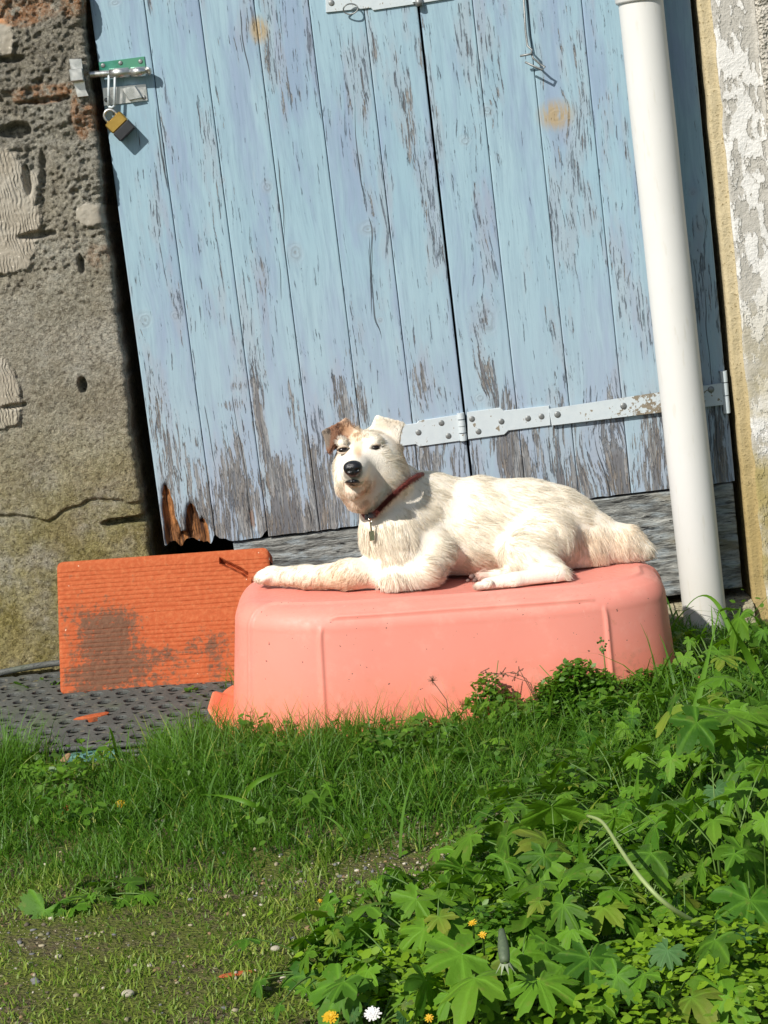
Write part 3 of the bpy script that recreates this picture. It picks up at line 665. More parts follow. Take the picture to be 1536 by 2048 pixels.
# ================================================================ terracotta block
def m_terra():
    x, y, z = xyz('Object'); p = pos('Object'); n = noise(p, 14, 4, .6); f_ = noise(p, 120, 4, .65); b_ = noise(vec(x*.6, y, z), 80, 5, .75)
    c = mix(n, (.35, .068, .020), (.43, .105, .036)); c = mix(ss(.4, .7, f_)*.4, c, (.56, .19, .075))
    st_ = attr('stain')*.62+(b_-.5)*1.5+(f_-.5)*1.2+(noise(p, 30, 5, .7)-.5)*1.2
    c = mix(ss(.28, .72, st_)*.9, c, mix(f_, (.05, .03, .02), (.17, .10, .06))); c = mix(ss(.68, .74, noise(p, 60, 4, .6))*.5, c, (.16, .10, .07))
    c = mix(attr('groove')*.22, c, (.30, .07, .025)); c = mix(ss(.73, .75, noise(p, 110, 3)), c, (.75, .60, .45))
    return bsdf(c, .85, bump(f_+b_*.6, .55, .003), spec=.25)
M_terra = material('terracotta', m_terra)
br_w, br_h, br_t = .385, .240, .05
ra, le = radians(2.2), radians(20)
ex_ = np.array([cos(ra), -.06, -sin(ra)]); ex_ /= np.linalg.norm(ex_); ez_ = np.array([0., sin(le), cos(le)]); ez_ -= ex_*(ez_@ex_); ez_ /= np.linalg.norm(ez_); ey_ = np.cross(ez_, ex_)
ey_ = ey_ if ey_[1] > 0 else -ey_
o_ = P(120, 1390, -.200)
nx, nz = 240, 150; X, Z = np.meshgrid(np.linspace(0, br_w, nx), np.linspace(0, br_h, nz))
gr = np.zeros_like(Z)
gl = [.208, .2005, .193, .185, .1775, .170, .162, .154, .146, .138, .130, .107, .0995, .092, .0845, .077, .069, .061, .053, .045, .037, .029, .021, .013]
for g in [v_*1.05 for v_ in gl]: gr = np.maximum(gr, np.exp(-((Z-g-.0006*np.sin(X*40+g*90))/.0013)**2)*(.55+.6*fbm(X*30, Z*0+g*50, 0, 2, 3)))
rc = .012; dx = np.maximum(np.maximum(rc-X, X-(br_w-rc)), 0); dz = np.maximum(np.maximum(rc-Z, Z-(br_h-rc)), 0); dd = np.hypot(dx, dz)
edge_in = np.minimum(np.minimum(X, br_w-X), np.minimum(Z, br_h-Z)); yb = .004*np.exp(-edge_in/.003)
# shorten to rounded corners
Xc = np.clip(X, rc, br_w-rc); Zc = np.clip(Z, rc, br_h-rc); f = np.where(dd > rc, rc/np.maximum(dd, 1e-9), 1); Xr = Xc+(X-Xc)*f; Zr = Zc+(Z-Zc)*f
sx = lambda px, py: ((px-115)/1130, (1383-py)/1130)
stn = np.zeros_like(X)
for px, py, rx, ry, e in ((190, 1235, 55, 45, .9), (205, 1290, 60, 50, 1.), (165, 1350, 60, 40, 1.), (255, 1240, 35, 40, .8), (250, 1330, 50, 40, .8), (330, 1320, 60, 28, .9), (430, 1300, 50, 30, 1.), (300, 1370, 120, 24, .7), (130, 1215, 20, 20, .6), (440, 1350, 40, 20, .6)):
    a, c_ = sx(px, py); c_ = c_+.0; stn += e*np.exp(-((X-a)/(rx/1130))**2-((Z-c_)/(ry/1130))**2)
chip = sstep(.0065, .001, np.abs((Z-.216)+.55*(X-.305)-.004*(vn(X*120, Z*0, 0, 4)-.5)))*((X > .295) & (X < .345)); chip2 = sstep(.016, 0, np.abs(Z-.172+.3*(X-.37)))*(X > .352)
Yd = yb+.0013*gr+.016*chip+.006*chip2*vn(X*80, Z*80, 0, 7)+.0012*(fbm(X*50, Z*50, 0, 3, 6)-.5)+.0022*np.clip(stn, 0, 1)*(fbm(X*110, Z*110, 0, 3, 9)-.5)
fr = np.stack([Xr, Yd, Zr], -1).reshape(-1, 3)
ring = [i for i in range(nx)]+[j*nx+nx-1 for j in range(1, nz)]+[(nz-1)*nx+i for i in range(nx-2, -1, -1)]+[j*nx for j in range(nz-2, 0, -1)]
V = [fr]; F = gridF(nx, nz).tolist(); n0 = len(fr); R_ = fr[ring]; m_ = len(ring); bkr = R_.copy(); bkr[:, 1] = br_t; V.append(bkr)
F += [[ring[(i+1) % m_], ring[i], n0+i, n0+(i+1) % m_] for i in range(m_)]+[[n0+i for i in range(m_)]]
V = np.vstack(V); # dark plates for hollow cells go on the right-hand end
att = {'stain': np.concatenate([stn.ravel(), np.full(m_, .3)]), 'groove': np.concatenate([gr.ravel(), np.zeros(m_)])}
W = o_+V[:, :1]*ex_+V[:, 1:2]*ey_+V[:, 2:]*ez_
bk_ = mk('terracotta_block', V, F, M_terra, None, False, attrs=att, loc=(0, 0, 0))
bk_.matrix_world = Matrix(((ex_[0], ey_[0], ez_[0], o_[0]), (ex_[1], ey_[1], ez_[1], o_[1]), (ex_[2], ey_[2], ez_[2], o_[2]), (0, 0, 0, 1)))
prop(bk_, 'orange ribbed terracotta block leaning on the wall left of the tub', 'building block')
ORG[bk_.name] = np.zeros(3)
cm = MB()
for i in range(4): cm.box((br_w-.0005, .026, .030+i*.055), (.0012, .014, .021), bev=.0003)  # thin near-black plates stand in for the shade inside the hollows
co = cm.build('dark_cell_plate', M_dark, bk_)

# ================================================================ perforated mat
mz = .141; c0, c1, c2 = G(12, 1352, mz), G(-30, 1500, mz), G(420, 1462, mz)
def m_mat():
    p = pos(); n = noise(p, 30, 4); f_ = noise(p, 400, 2); d = voro(p, 210)
    c = mix(n, (.05, .055, .05), (.115, .12, .11)); c = mix(ss(.6, .7, noise(p, 70, 4))*.6, c, (.22, .19, .13)); c = mix(ss(.55, .7, noise(p, 16, 4))*.3, c, (.10, .13, .06))
    return bsdf(c, .65, bump(f_*.3+ss(.35, .2, d)*-1., .8, .002), spec=.35)
M_mat = material('grey_rubber', m_mat)
mat = empty('perforated_mat', (c0+c2)/2, 'dark grey perforated rubber mat with round holes under the terracotta block', 'mat')
yaw_m = radians(-5); mx_ = np.array([cos(yaw_m), sin(yaw_m), -.02]); my_ = np.array([-sin(yaw_m), cos(yaw_m), .09])
org_ = P(-110, 1508, -.44)
cw, rh, th = .036, .0125, .028; cols, rows = 12, 9; V = []; F = []
def addp(p): V.append(p); return len(V)-1
cell = .0465
K = 16
for r_ in range(rows):
    for q in range(cols):
        cx = (q+.5*(r_ % 2))*cell; cy = r_*cell
        sq = []
        for k in range(K):
            a = 2*pi*(k+.5)/K; c_, s_ = cos(a), sin(a); g = .5*cell/max(abs(c_), abs(s_)); sq.append((cx+g*c_, cy+g*s_))
        base = len(V)
        for k in range(K):
            a = 2*pi*(k+.5)/K; V.append((sq[k][0], sq[k][1], 0))
        for (rr_, z_) in ((.0130, 0), (.0122, -.0012), (.0120, -.006)):
            for k in range(K):
                a = 2*pi*(k+.5)/K; V.append((cx+rr_*cos(a), cy+rr_*sin(a), z_))
        for lv in range(3):
            for k in range(K):
                F.append([base+lv*K+k, base+lv*K+(k+1) % K, base+(lv+1)*K+(k+1) % K, base+(lv+1)*K+k])
V = np.array(V); bow = .004*np.sin(V[:, 0]*7)+.003*np.sin(V[:, 1]*9+1); V[:, 2] += bow
Wm = org_+V[:, :1]*mx_+V[:, 1:2]*my_+np.stack([V[:, 0]*0, V[:, 0]*0, V[:, 2]], -1)
mk('sheet', Wm, F, M_mat, mat, False)
b = MB(); Lx, Ly = (cols+.5)*cell, rows*cell
def mp(a, c_, z_): return org_+a*mx_+c_*my_+np.array([0, 0, z_])
x_a, y_a = -.5*cell, -.5*cell
for z_, o_2, r_ in ((-.002, .002, .0045), (-.012, .005, .0035), (-.020, .003, .0035)):
    b.tube([mp(x_a+i*Lx/20, y_a-o_2, z_+.004*sin((x_a+i*Lx/20)*7)) for i in range(21)], r_, 8)
    b.tube([mp(x_a-o_2, y_a+i*Ly/10, z_) for i in range(11)], r_, 8)
b.tube([mp(x_a+i*Lx/20, y_a+Ly, .004+.012*sin(min(1, i/5)*pi/2)*(i < 6)) for i in range(21)], .006, 8)
b.build('edge_trim', M_mat, mat, True)
# dark bed underneath the holes
b = MB(); b.box(mp(x_a+Lx/2, y_a+Ly/2, -.018), (Lx/2-.006, Ly/2-.006, .004), np.array([mx_/np.linalg.norm(mx_), my_, np.cross(mx_/np.linalg.norm(mx_), my_)]).T)
b.build('underside', material('dark_bed', lambda: bsdf(mix(noise(pos(), 90), (.02, .018, .014), (.06, .05, .035)), .9)), mat)
# teal board end showing at the front of the mat
M_teal = material('teal_paint', lambda: bsdf(mix(noise(pos(), 60, 4), (.06, .17, .15), (.12, .27, .23)), .7, bump(noise(pos(), 120), .4, .002)))
b = MB(); b.box(G(190, 1514, .113), (.045, .03, .012), Rz(radians(-8)), .002); o = b.build('teal_tile', M_teal); prop(o, 'broken pale teal tile poking out below the perforated mat', 'tile')

# shards and dead leaves
def shard(px, py, z, L, W_, yaw, mat_, name, label, cat, th=.008, tilt=0.):
    c = G(px, py, z); k = 11; V = []; a0 = rng.uniform(0, 6)
    for lv, zz_ in ((1, 0), (1, th), (.82, th*1.25)):
        for i in range(k):
            a = 2*pi*i/k; r_ = (1+.10*sin(3*a+a0)+.07*sin(5*a+a0*2))*lv
            V.append([L*r_*cos(a), W_*r_*sin(a), zz_+tilt*L*cos(a)])
    V = np.array(V)@np.array(Rz(yaw)).T+c
    F = [[j*k+i, j*k+(i+1) % k, (j+1)*k+(i+1) % k, (j+1)*k+i] for j in (0, 1) for i in range(k)]+[list(range(2*k, 3*k)), list(range(k))[::-1]]
    o = mk(name, V, F, mat_, None, False, attrs=({'stain': np.full(len(V), .25), 'groove': np.zeros(len(V))} if mat_ is M_terra else None)); return prop(o, label, cat)
shard(187, 1441, .142, .030, .009, .3, M_terra, 'terracotta_shard', 'long orange shard lying on the perforated mat', 'shard')
shard(133, 1640, .125, .018, .013, .8, M_terra, 'terracotta_shard', 'pinkish terracotta chip in the grass near the yellow flower', 'shard', .01, .5)
shard(470, 1964, .120, .022, .006, .2, M_terra, 'terracotta_shard', 'flat reddish shard in the gravel at the bottom', 'shard')
M_dry = material('dry_leaf', lambda: bsdf(mix(noise(pos(), 160, 3), (.20, .11, .05), (.45, .30, .16)), .8, trans=((.4, .2, .08), .25)))
shard(126, 1524, .14, .014, .009, .5, M_dry, 'dead_leaf', 'curled brown dead leaf left of the teal tile', 'leaf', .003, .6)
# ================================================================ the dog: one continuous body grown from blended volumes
K_ = 1/1215.
prims = []                                           # (kind, points, radii, blend)
def cone(a, b, ra, rb, k=.02): prims.append(('c', P(*a), P(*b), ra*K_, rb*K_, k))
def ball(a, r, k=.02): prims.append(('c', P(*a), P(*a)+np.array([0, 0, 1e-5]), r*K_, r*K_, k))
def tri(a, b, c, r=3.2, k=.006): prims.append(('t', P(*a), P(*b), P(*c), r*K_, k))
# trunk
cone((845, 1066, -.385), (955, 1056, -.37), 88, 96, .03)
cone((955, 1056, -.37), (1055, 1061, -.36), 96, 97, .03)
cone((1055, 1061, -.36), (1118, 1072, -.36), 97, 92, .03)
cone((1118, 1072, -.36), (1180, 1086, -.37), 88, 57, .03)
ball((862, 1000, -.375), 55, .03)                    # withers
cone((1190, 1084, -.38), (1252, 1090, -.385), 47, 38, .02)
cone((1252, 1090, -.385), (1284, 1101, -.39), 38, 23, .015)
# chest and neck
cone((792, 1070, -.450), (802, 1115, -.465), 66, 58, .03)
cone((772, 965, -.42), (822, 1022, -.405), 56, 74, .03)
cone((760, 985, -.45), (785, 1070, -.455), 42, 60, .025)
# head
ball((722, 910, -.455), 45, .02); ball((756, 914, -.45), 47, .02); ball((738, 925, -.47), 52, .02)
ball((712, 948, -.475), 43, .02); ball((757, 955, -.465), 46, .025)
cone((718, 930, -.49), (707, 945, -.555), 34, 25, .015)   # muzzle
cone((703, 970, -.50), (714, 994, -.492), 33, 27, .015); ball((738, 982, -.485), 38, .02); ball((772, 962, -.455), 42, .02)  # bearded chin
ball((690, 958, -.52), 17, .012); ball((727, 960, -.522), 18, .012)   # lips
ball((706, 983, -.535), 14, .012)
ball((683, 885, -.495), 10, .010); ball((749, 880, -.492), 12, .010)  # brows
# ears
tri((668, 892, -.462), (712, 866, -.462), (691, 840, -.452), 4, .008)
tri((691, 840, -.454), (646, 863, -.470), (657, 906, -.478), 3.0, .004)
tri((740, 866, -.455), (800, 896, -.445), (753, 836, -.448), 4, .008)
tri((758, 834, -.450), (808, 845, -.440), (797, 882, -.452), 3.0, .008)
# outstretched foreleg
cone((795, 1146, -.470), (700, 1147, -.475), 32, 28, .015)
cone((700, 1150, -.475), (615, 1155, -.445), 28, 22, .015)
cone((615, 1153, -.445), (545, 1151, -.412), 22, 18, .012)
cone((545, 1151, -.412), (527, 1153, -.406), 18, 15, .01)
for i, (a, b_) in enumerate(((521, -.388), (516, -.401), (517, -.414), (524, -.427))): cone((a+16, 1151, b_), (a+1, 1154+i*1.5, b_), 8.5, 8, .005)
# near foreleg folded under the chest
cone((866, 1105, -.465), (856, 1138, -.490), 42, 29, .02)
cone((854, 1148, -.500), (790, 1160, -.508), 25, 19, .015)
cone((790, 1160, -.510), (768, 1165, -.505), 20, 15, .01)
# thigh, knee, hock, near hind foot
cone((1090, 1083, -.430), (1050, 1112, -.465), 66, 52, .018)
cone((1050, 1118, -.480), (1095, 1138, -.500), 38, 28, .012)
cone((1095, 1138, -.500), (1116, 1146, -.512), 24, 19, .010)
cone((1116, 1147, -.514), (1030, 1160, -.535), 18, 15.5, .006)
cone((1030, 1160, -.535), (975, 1168, -.542), 15.5, 12, .006)
for i, b_ in enumerate((-.529, -.541, -.553)): cone((980, 1167, b_), (957, 1171+i, b_), 7.5, 7.5, .0025)
# other hind foot showing its pads
cone((1010, 1148, -.495), (958, 1154, -.500), 13, 11, .006)
cone((1160, 1112, -.40), (1190, 1106, -.40), 30, 27, .02)
vox = .0031
pts = np.array([q for p_ in prims for q in p_[1:(4 if p_[0] == 't' else 3)]])
lo = pts.min(0)-.12; hi = pts.max(0)+.12; lo[0] = pts[:, 0].min()-.03; hi[0] = pts[:, 0].max()+.04
gx, gy, gz_ = [np.arange(lo[i], hi[i], vox) for i in range(3)]
Sh = (len(gx), len(gy), len(gz_)); Fd = np.full(Sh, .05, np.float32)
def smin(a, b_, k):
    h = np.clip(.5+.5*(b_-a)/k, 0, 1); return b_*(1-h)+a*h-k*h*(1-h)
def d_cone(X, a, b_, ra, rb):
    ba = b_-a; t = np.clip(((X-a)@ba)/(ba@ba), 0, 1); return np.linalg.norm(X-a-t[..., None]*ba, axis=-1)-(ra+(rb-ra)*t)
def d_tri(X, a, b_, c):
    def sg(p, q):
        e = q-p; t = np.clip(((X-p)@e)/(e@e), 0, 1); return np.linalg.norm(X-p-t[..., None]*e, axis=-1)
    n = np.cross(b_-a, c-a); n /= np.linalg.norm(n); pl_ = (X-a)@n; Y = X-pl_[..., None]*n
    ins = np.ones(X.shape[:-1], bool)
    for p, q in ((a, b_), (b_, c), (c, a)): ins &= ((Y-p)@np.cross(n, q-p)) >= 0
    return np.where(ins, np.abs(pl_), np.minimum(np.minimum(sg(a, b_), sg(b_, c)), sg(c, a)))
def body_sdf_into(p_):
    global Fd
    if p_[0] == 'c': q = np.array([p_[1], p_[2]]); R_ = max(p_[3], p_[4])+p_[5]+.012
    else: q = np.array(p_[1:4]); R_ = p_[4]+p_[5]+.008
    a = np.maximum(((q.min(0)-R_-lo)/vox).astype(int), 0); b_ = np.minimum(((q.max(0)+R_-lo)/vox).astype(int)+2, Sh)
    sl = tuple(slice(a[i], b_[i]) for i in range(3)); X = np.stack(np.meshgrid(gx[sl[0]], gy[sl[1]], gz_[sl[2]], indexing='ij'), -1)
    d = d_cone(X, *p_[1:5]) if p_[0] == 'c' else d_tri(X, *p_[1:4])-p_[4]
    Fd[sl] = smin(Fd[sl], d, p_[-1])
for p_ in prims: body_sdf_into(p_)
X3, Y3, Z3 = np.meshgrid(gx, gy, gz_, indexing='ij')
plane = ((np.stack([X3, Y3, Z3], -1)-(tc+tzv*(H_T+.0005)))@tzv)
Fd = np.maximum(Fd, -plane.astype(np.float32))       # flattened where it rests on the tub
# eye sockets
for q in ((685, 899, -.497), (750, 895, -.494)):
    c = P(*q); Fd = np.maximum(Fd, -(np.sqrt((X3-c[0])**2+((Y3-c[1])*.8)**2+((Z3-c[2])*1.5)**2)-.0068))
Fd = Fd+.0022*(fbm(X3*34, Y3*34, Z3*34, 2, 5)-.5)*(Fd > -.01)
def surface_nets(F, lo, vox):
    s_ = F < 0; n = np.array(F.shape)-1
    c = sum(s_[i:n[0]+i, j:n[1]+j, k:n[2]+k].astype(np.int8) for i in (0, 1) for j in (0, 1) for k in (0, 1))
    act = (c > 0) & (c < 8); idx = np.full(act.shape, -1); ci = np.argwhere(act); idx[act] = np.arange(len(ci))
    acc = np.zeros((len(ci), 3)); cnt = np.zeros(len(ci))
    for ax_ in range(3):
        o = [a for a in range(3) if a != ax_]
        for u_ in (0, 1):
            for v_ in (0, 1):
                q = ci.copy(); q[:, o[0]] += u_; q[:, o[1]] += v_; r_ = q.copy(); r_[:, ax_] += 1
                fa = F[tuple(q.T)]; fb = F[tuple(r_.T)]; mk_ = (fa < 0) != (fb < 0); t = np.where(mk_, fa/np.where(mk_, fa-fb, 1), 0)
                pt = q.astype(float)-ci; pt[:, ax_] += t; acc += pt*mk_[:, None]; cnt += mk_
    V = (ci+acc/cnt[:, None])*vox+lo; Q = []
    for ax_ in range(3):
        sl0 = [slice(None)]*3; sl1 = [slice(None)]*3; sl0[ax_] = slice(0, -1); sl1[ax_] = slice(1, None)
        a = s_[tuple(sl0)]; b_ = s_[tuple(sl1)]; o = [(ax_+1) % 3, (ax_+2) % 3]
        e = np.argwhere(a != b_); e = e[(e[:, o[0]] > 0) & (e[:, o[1]] > 0) & (e[:, o[0]] < n[o[0]]) & (e[:, o[1]] < n[o[1]])]
        q = []
        for u_, v_ in ((0, 0), (1, 0), (1, 1), (0, 1)):
            c_ = e.copy(); c_[:, o[0]] -= u_; c_[:, o[1]] -= v_; q.append(idx[tuple(c_.T)])
        q = np.stack(q, -1); ins = a[tuple(e.T)]; q[~ins] = q[~ins][:, ::-1]; Q.append(q)
    return V, np.vstack(Q)
DV, DF = surface_nets(Fd, lo, vox)
# vertex normals
fn = np.cross(DV[DF[:, 2]]-DV[DF[:, 0]], DV[DF[:, 3]]-DV[DF[:, 1]]); DN = np.zeros_like(DV)
for k in range(4): np.add.at(DN, DF[:, k], fn)
DN /= np.linalg.norm(DN, axis=1)[:, None]+1e-12
# coat colours as patches in space, chin tones partly painted bounce light
def coat(X):
    n1 = fbm(X[:, 0]*45, X[:, 1]*45, X[:, 2]*45, 3, 3)-.5; n2 = fbm(X[:, 0]*160, X[:, 1]*160, X[:, 2]*160, 2, 4)-.5
    C = np.tile([.88, .815, .70], (len(X), 1))*(1+.05*n1+.06*n2)[:, None]
    def pa(px, py, Y_, rx, ry, rd, col, amt, hard=.5):
        c = P(px, py, Y_); q = ((X[:, 0]-c[0])/(rx*K_))**2+((X[:, 2]-c[2])/(ry*K_))**2+((X[:, 1]-c[1])/(rd*K_))**2
        a = amt*sstep(1+hard, 1-hard, q+1.3*n1+.5*n2); C[:] = C*(1-a[:, None])+np.array(col)*a[:, None]
    tan = (.60, .37, .20); pale = (.70, .53, .34)
    pa(1120, 1060, -.37, 110, 60, 150, pale, .10, .9); pa(1185, 1095, -.42, 24, 42, 70, (.74, .60, .43), .5, .9); pa(1250, 1075, -.40, 50, 25, 60, pale, .3)
    pa(960, 1135, -.46, 60, 30, 60, pale, .3, .9); pa(868, 1150, -.52, 14, 34, 30, (.62, .40, .27), .55, .9)
    pa(665, 1167, -.475, 78, 22, 60, tan, .62, .8); pa(700, 1140, -.48, 60, 20, 30, pale, .5, .9); pa(575, 1168, -.43, 50, 12, 40, tan, .35, .9)
    pa(790, 925, -.44, 34, 60, 50, (.74, .57, .40), .6, .8); pa(757, 955, -.47, 40, 44, 50, (.78, .64, .48), .4, .9)
    pa(716, 886, -.50, 9, 24, 50, (.70, .48, .28), .6, .7); pa(704, 866, -.46, 16, 18, 40, (.72, .54, .34), .6, .8); pa(716, 905, -.52, 8, 10, 40, tan, .6, .8)
    pa(700, 1000, -.52, 34, 32, 50, (.84, .64, .50), .5, .8); pa(706, 970, -.545, 26, 14, 30, (.70, .48, .36), .5, .7); pa(735, 975, -.52, 30, 30, 40, (.76, .56, .42), .5, .8)  # warm chin tones, partly light bounced off the tub put into the coat
    pa(682, 1022, -.50, 14, 10, 30, (.82, .78, .68), .8)
    pa(664, 872, -.472, 30, 42, 40, (.19, .07, .032), 1., .25); pa(692, 852, -.455, 15, 18, 40, (.34, .17, .08), .85, .5)
    pa(652, 872, -.478, 9, 24, 40, (.15, .125, .10), .9, .4)
    pa(775, 848, -.445, 22, 12, 20, (.66, .52, .36), .5, .8)
    pa(948, 1155, -.508, 9, 8, 22, (.07, .05, .045), .9, .3); pa(964, 1149, -.508, 14, 10, 22, (.55, .30, .24), .7, .6); pa(955, 1174, -.55, 12, 7, 30, (.45, .25, .19), .6, .6)
    for q in ((685, 899, -.502), (750, 895, -.499)): pa(*q, 13, 5, 12, (.05, .035, .03), 1., .35)
    pa(706, 962, -.56, 15, 5.5, 16, (.05, .03, .03), 1., .4); pa(706, 948, -.57, 20, 14, 12, (.05, .04, .04), .8, .4)
    return np.clip(C, .01, .95)
DC = coat(DV)
def m_skin():
    c = attr('coat', True); n = noise(pos(), 420, 3, .6)
    return bsdf(mix(n*.5, c, mix(.5, c, (.62, .50, .38))), .85, bump(n, .6, .002), spec=.2)
M_skin = material('dog_coat_base', m_skin)
dbase = tub_top(860, 1182)
dog = empty('dog', dbase, 'white rough coated terrier with one brown ear lying on the pink tub', 'dog')
mk('body', DV, DF, M_skin, dog, attrs={'coat': DC})

# ---- fur strands
tris = np.vstack([DF[:, [0, 1, 2]], DF[:, [0, 2, 3]]])
A_ = DV[tris]; ar = np.linalg.norm(np.cross(A_[:, 1]-A_[:, 0], A_[:, 2]-A_[:, 0]), axis=1)/2
cen = A_.mean(1); under = (cen-(tc+tzv*H_T))@tzv
wgt = ar*np.where(under < .002, .05, 1); hx, hy = proj(*cen.T)
head = (hx < 815) & (hy < 1035) & (cen[:, 1] < -.40); wgt = wgt*np.where(head, 2.6, 1)
NF = 150000
ti = rng.choice(len(tris), NF, p=wgt/wgt.sum()); r1, r2 = np.sqrt(rng.random(NF)), rng.random(NF)
bw = np.stack([1-r1, r1*(1-r2), r1*r2], -1); R0 = (DV[tris[ti]]*bw[..., None]).sum(1); N0 = (DN[tris[ti]]*bw[..., None]).sum(1); N0 /= np.linalg.norm(N0, axis=1)[:, None]
px_, py_ = proj(*R0.T); nose_c = P(706, 938, -.575)
flow = np.tile([.75, -.05, -.55], (NF, 1)); Ln = np.full(NF, .0165)
def zone(mask, fl, ln):
    mm = mask.astype(float)[:, None] if mask.dtype == bool else mask[:, None]
    global flow, Ln
    flow = flow*(1-mm)+np.asarray(fl)*mm; Ln = Ln*(1-mm[:, 0])+ln*mm[:, 0]
zone(sstep(850, 800, px_)*(py_ > 1000), [.05, -.15, -1.], .019)
zone((px_ > 1190), [.35, -.15, -.8], .014)
zone((px_ > 1130) & (px_ < 1230) & (py_ > 1050), [.25, -.3, -.9], .017)
zone((px_ < 760) & (py_ > 1100), [-.8, -.2, -.35], .011)
zone((px_ < 560) & (py_ > 1100), [-.8, -.1, -.25], .007)
zone((px_ > 940) & (px_ < 1125) & (py_ > 1132) & (R0[:, 1] < -.50), [-.9, -.2, -.2], .007)
hd = sstep(840, 800, px_)*sstep(1045, 1015, py_)*(R0[:, 1] < -.39)
rad = R0-nose_c; rad /= np.linalg.norm(rad, axis=1)[:, None]; dn = np.linalg.norm(R0-nose_c, axis=1)
zone(hd, rad*np.array([1, 1, 1])+np.array([0, 0, -.25]), np.clip(.0035+.10*np.clip(dn-.02, 0, .2), .0035, .0125))
zone(((py_ > 955) & (py_ < 1040) & (px_ < 745)), [-.05, -.35, -1.], .0085)
ear = ((py_ < 905) & (px_ < 672)) | ((py_ < 890) & (px_ > 765) & (px_ < 830)) | (py_ < 858)
zone(ear & (py_ < 910), [.0, -.2, -.8], .0045)
zone((dn < .024), rad, .0025)
c_e = np.minimum(np.linalg.norm(R0-P(685, 899, -.505), axis=1), np.linalg.norm(R0-P(750, 895, -.502), axis=1)); Ln = Ln*sstep(.004, .016, c_e)+.0012
sc_ = 55.; w3 = np.stack([vn(R0[:, 0]*sc_, R0[:, 1]*sc_, R0[:, 2]*sc_, s)-.5 for s in (1, 2, 3)], -1)
w4 = np.stack([vn(R0[:, 0]*170, R0[:, 1]*170, R0[:, 2]*170, s)-.5 for s in (4, 5, 6)], -1)
flow = flow+w3*.8+w4*.55; tg = flow-N0*(flow*N0).sum(1)[:, None]; tg /= np.linalg.norm(tg, axis=1)[:, None]+1e-9
lift = (.10+.18*rng.random(NF)+.2*np.clip(w4[:, 0], 0, 1))[:, None]; Ln = Ln*(.65+.6*rng.random(NF))*(1+.8*w3[:, 1])
D0 = tg+N0*lift; D0 /= np.linalg.norm(D0, axis=1)[:, None]; NP = 5
PTS = np.zeros((NF, NP, 3)); PTS[:, 0] = R0-N0*.0012; cur = D0; seg = (Ln/(NP-1))[:, None]; wob_ = w4*.5+(rng.random((NF, 3))-.5)*.35
for i in range(1, NP):
    PTS[:, i] = PTS[:, i-1]+cur*seg; cur = cur-N0*.085+wob_*.22+np.array([0, 0, -.05]); cur /= np.linalg.norm(cur, axis=1)[:, None]
dpl = ((PTS-(tc+tzv*H_T))@tzv); PTS += np.where((dpl < .0008)[..., None], (.0008-dpl)[..., None]*tzv, 0)*((px_ < 1325)[:, None, None])
keep = c_e > .0045; keep &= dn > .0165
PTS = PTS[keep]; HC = coat(R0[keep]); nk = len(PTS)
v_ = 1+.10*(rng.random(nk)-.5)+.10*w4[keep][:, 1]; HC = np.clip(HC*v_[:, None]+.03, .01, .93); Lk = Ln[keep]
# strands as flat tapering blades of mesh, turned at random
side = np.cross(D0[keep], N0[keep]+.55*rng.normal(size=(nk, 3))); side /= np.linalg.norm(side, axis=1)[:, None]
wd = (.00034*(.7+.6*rng.random(nk)))[:, None, None]*np.array([1, 1, .85, .6, .1])[None, :, None]
Lf = PTS-side[:, None]*wd; Rt = PTS+side[:, None]*wd; SV = np.stack([Lf, Rt], 2).reshape(-1, 3)
bi = np.arange(nk)[:, None]*(2*NP)+np.arange(NP-1)[None, :]*2; SF = np.stack([bi, bi+1, bi+3, bi+2], -1).reshape(-1, 4)
def m_fur():
    c = attr('coat', True); g = nd('ShaderNodeBsdfDiffuse'); put(g.inputs[0], c); t = nd('ShaderNodeBsdfTranslucent'); put(t.inputs[0], c)
    a = nd('ShaderNodeMixShader'); a.inputs[0].default_value = .5; NT.links.new(g.outputs[0], a.inputs[1]); NT.links.new(t.outputs[0], a.inputs[2])
    gl_ = nd('ShaderNodeBsdfGlossy'); gl_.inputs['Roughness'].default_value = .45; put(gl_.inputs[0], (.9, .85, .75)); b_ = nd('ShaderNodeMixShader'); b_.inputs[0].default_value = .04
    NT.links.new(a.outputs[0], b_.inputs[1]); NT.links.new(gl_.outputs[0], b_.inputs[2]); return E(b_.outputs[0])
M_fur = material('dog_fur', m_fur)
mk('fur', SV, SF, M_fur, dog, attrs={'coat': np.repeat(HC, 2*NP, 0)})
# ---- nose, eyes, pads, mouth
M_nose = material('wet_black_nose', lambda: bsdf((.010, .010, .012), .32, bump(voro(pos(), 900), .5, .0006), spec=.5))
def ellip(c, r, R=None, n=20, mfn=None):
    t, p = np.meshgrid(np.linspace(0, 2*pi, n, endpoint=False), np.linspace(0, pi, n)); D = np.stack([np.sin(p)*np.cos(t), np.sin(p)*np.sin(t), np.cos(p)], -1).reshape(-1, 3)
    V = D*np.array(r)
    if mfn: V = mfn(V)
    if R is not None: V = V@np.array(R).T
    return V+np.array(c), gridF(n, n, True)[:, ::-1]
nc = P(706, 938, -.578); rn = 17.5*K_
def nose_fn(V):
    x, y, z = V.T; x = x*(1+.22*np.clip(z/rn, -1, 1)); V = np.stack([x, y, z], -1)
    for s_ in (-1, 1):
        d = np.sqrt((V[:, 0]-s_*.0062)**2+(V[:, 2]+.001)**2*1.4); V[:, 1] += .0035*np.exp(-(d/.0026)**2)*(V[:, 1] < 0)
    V[:, 1] += .0016*np.exp(-(V[:, 0]/.0011)**2)*(V[:, 1] < 0)*(V[:, 2] < .003); return V
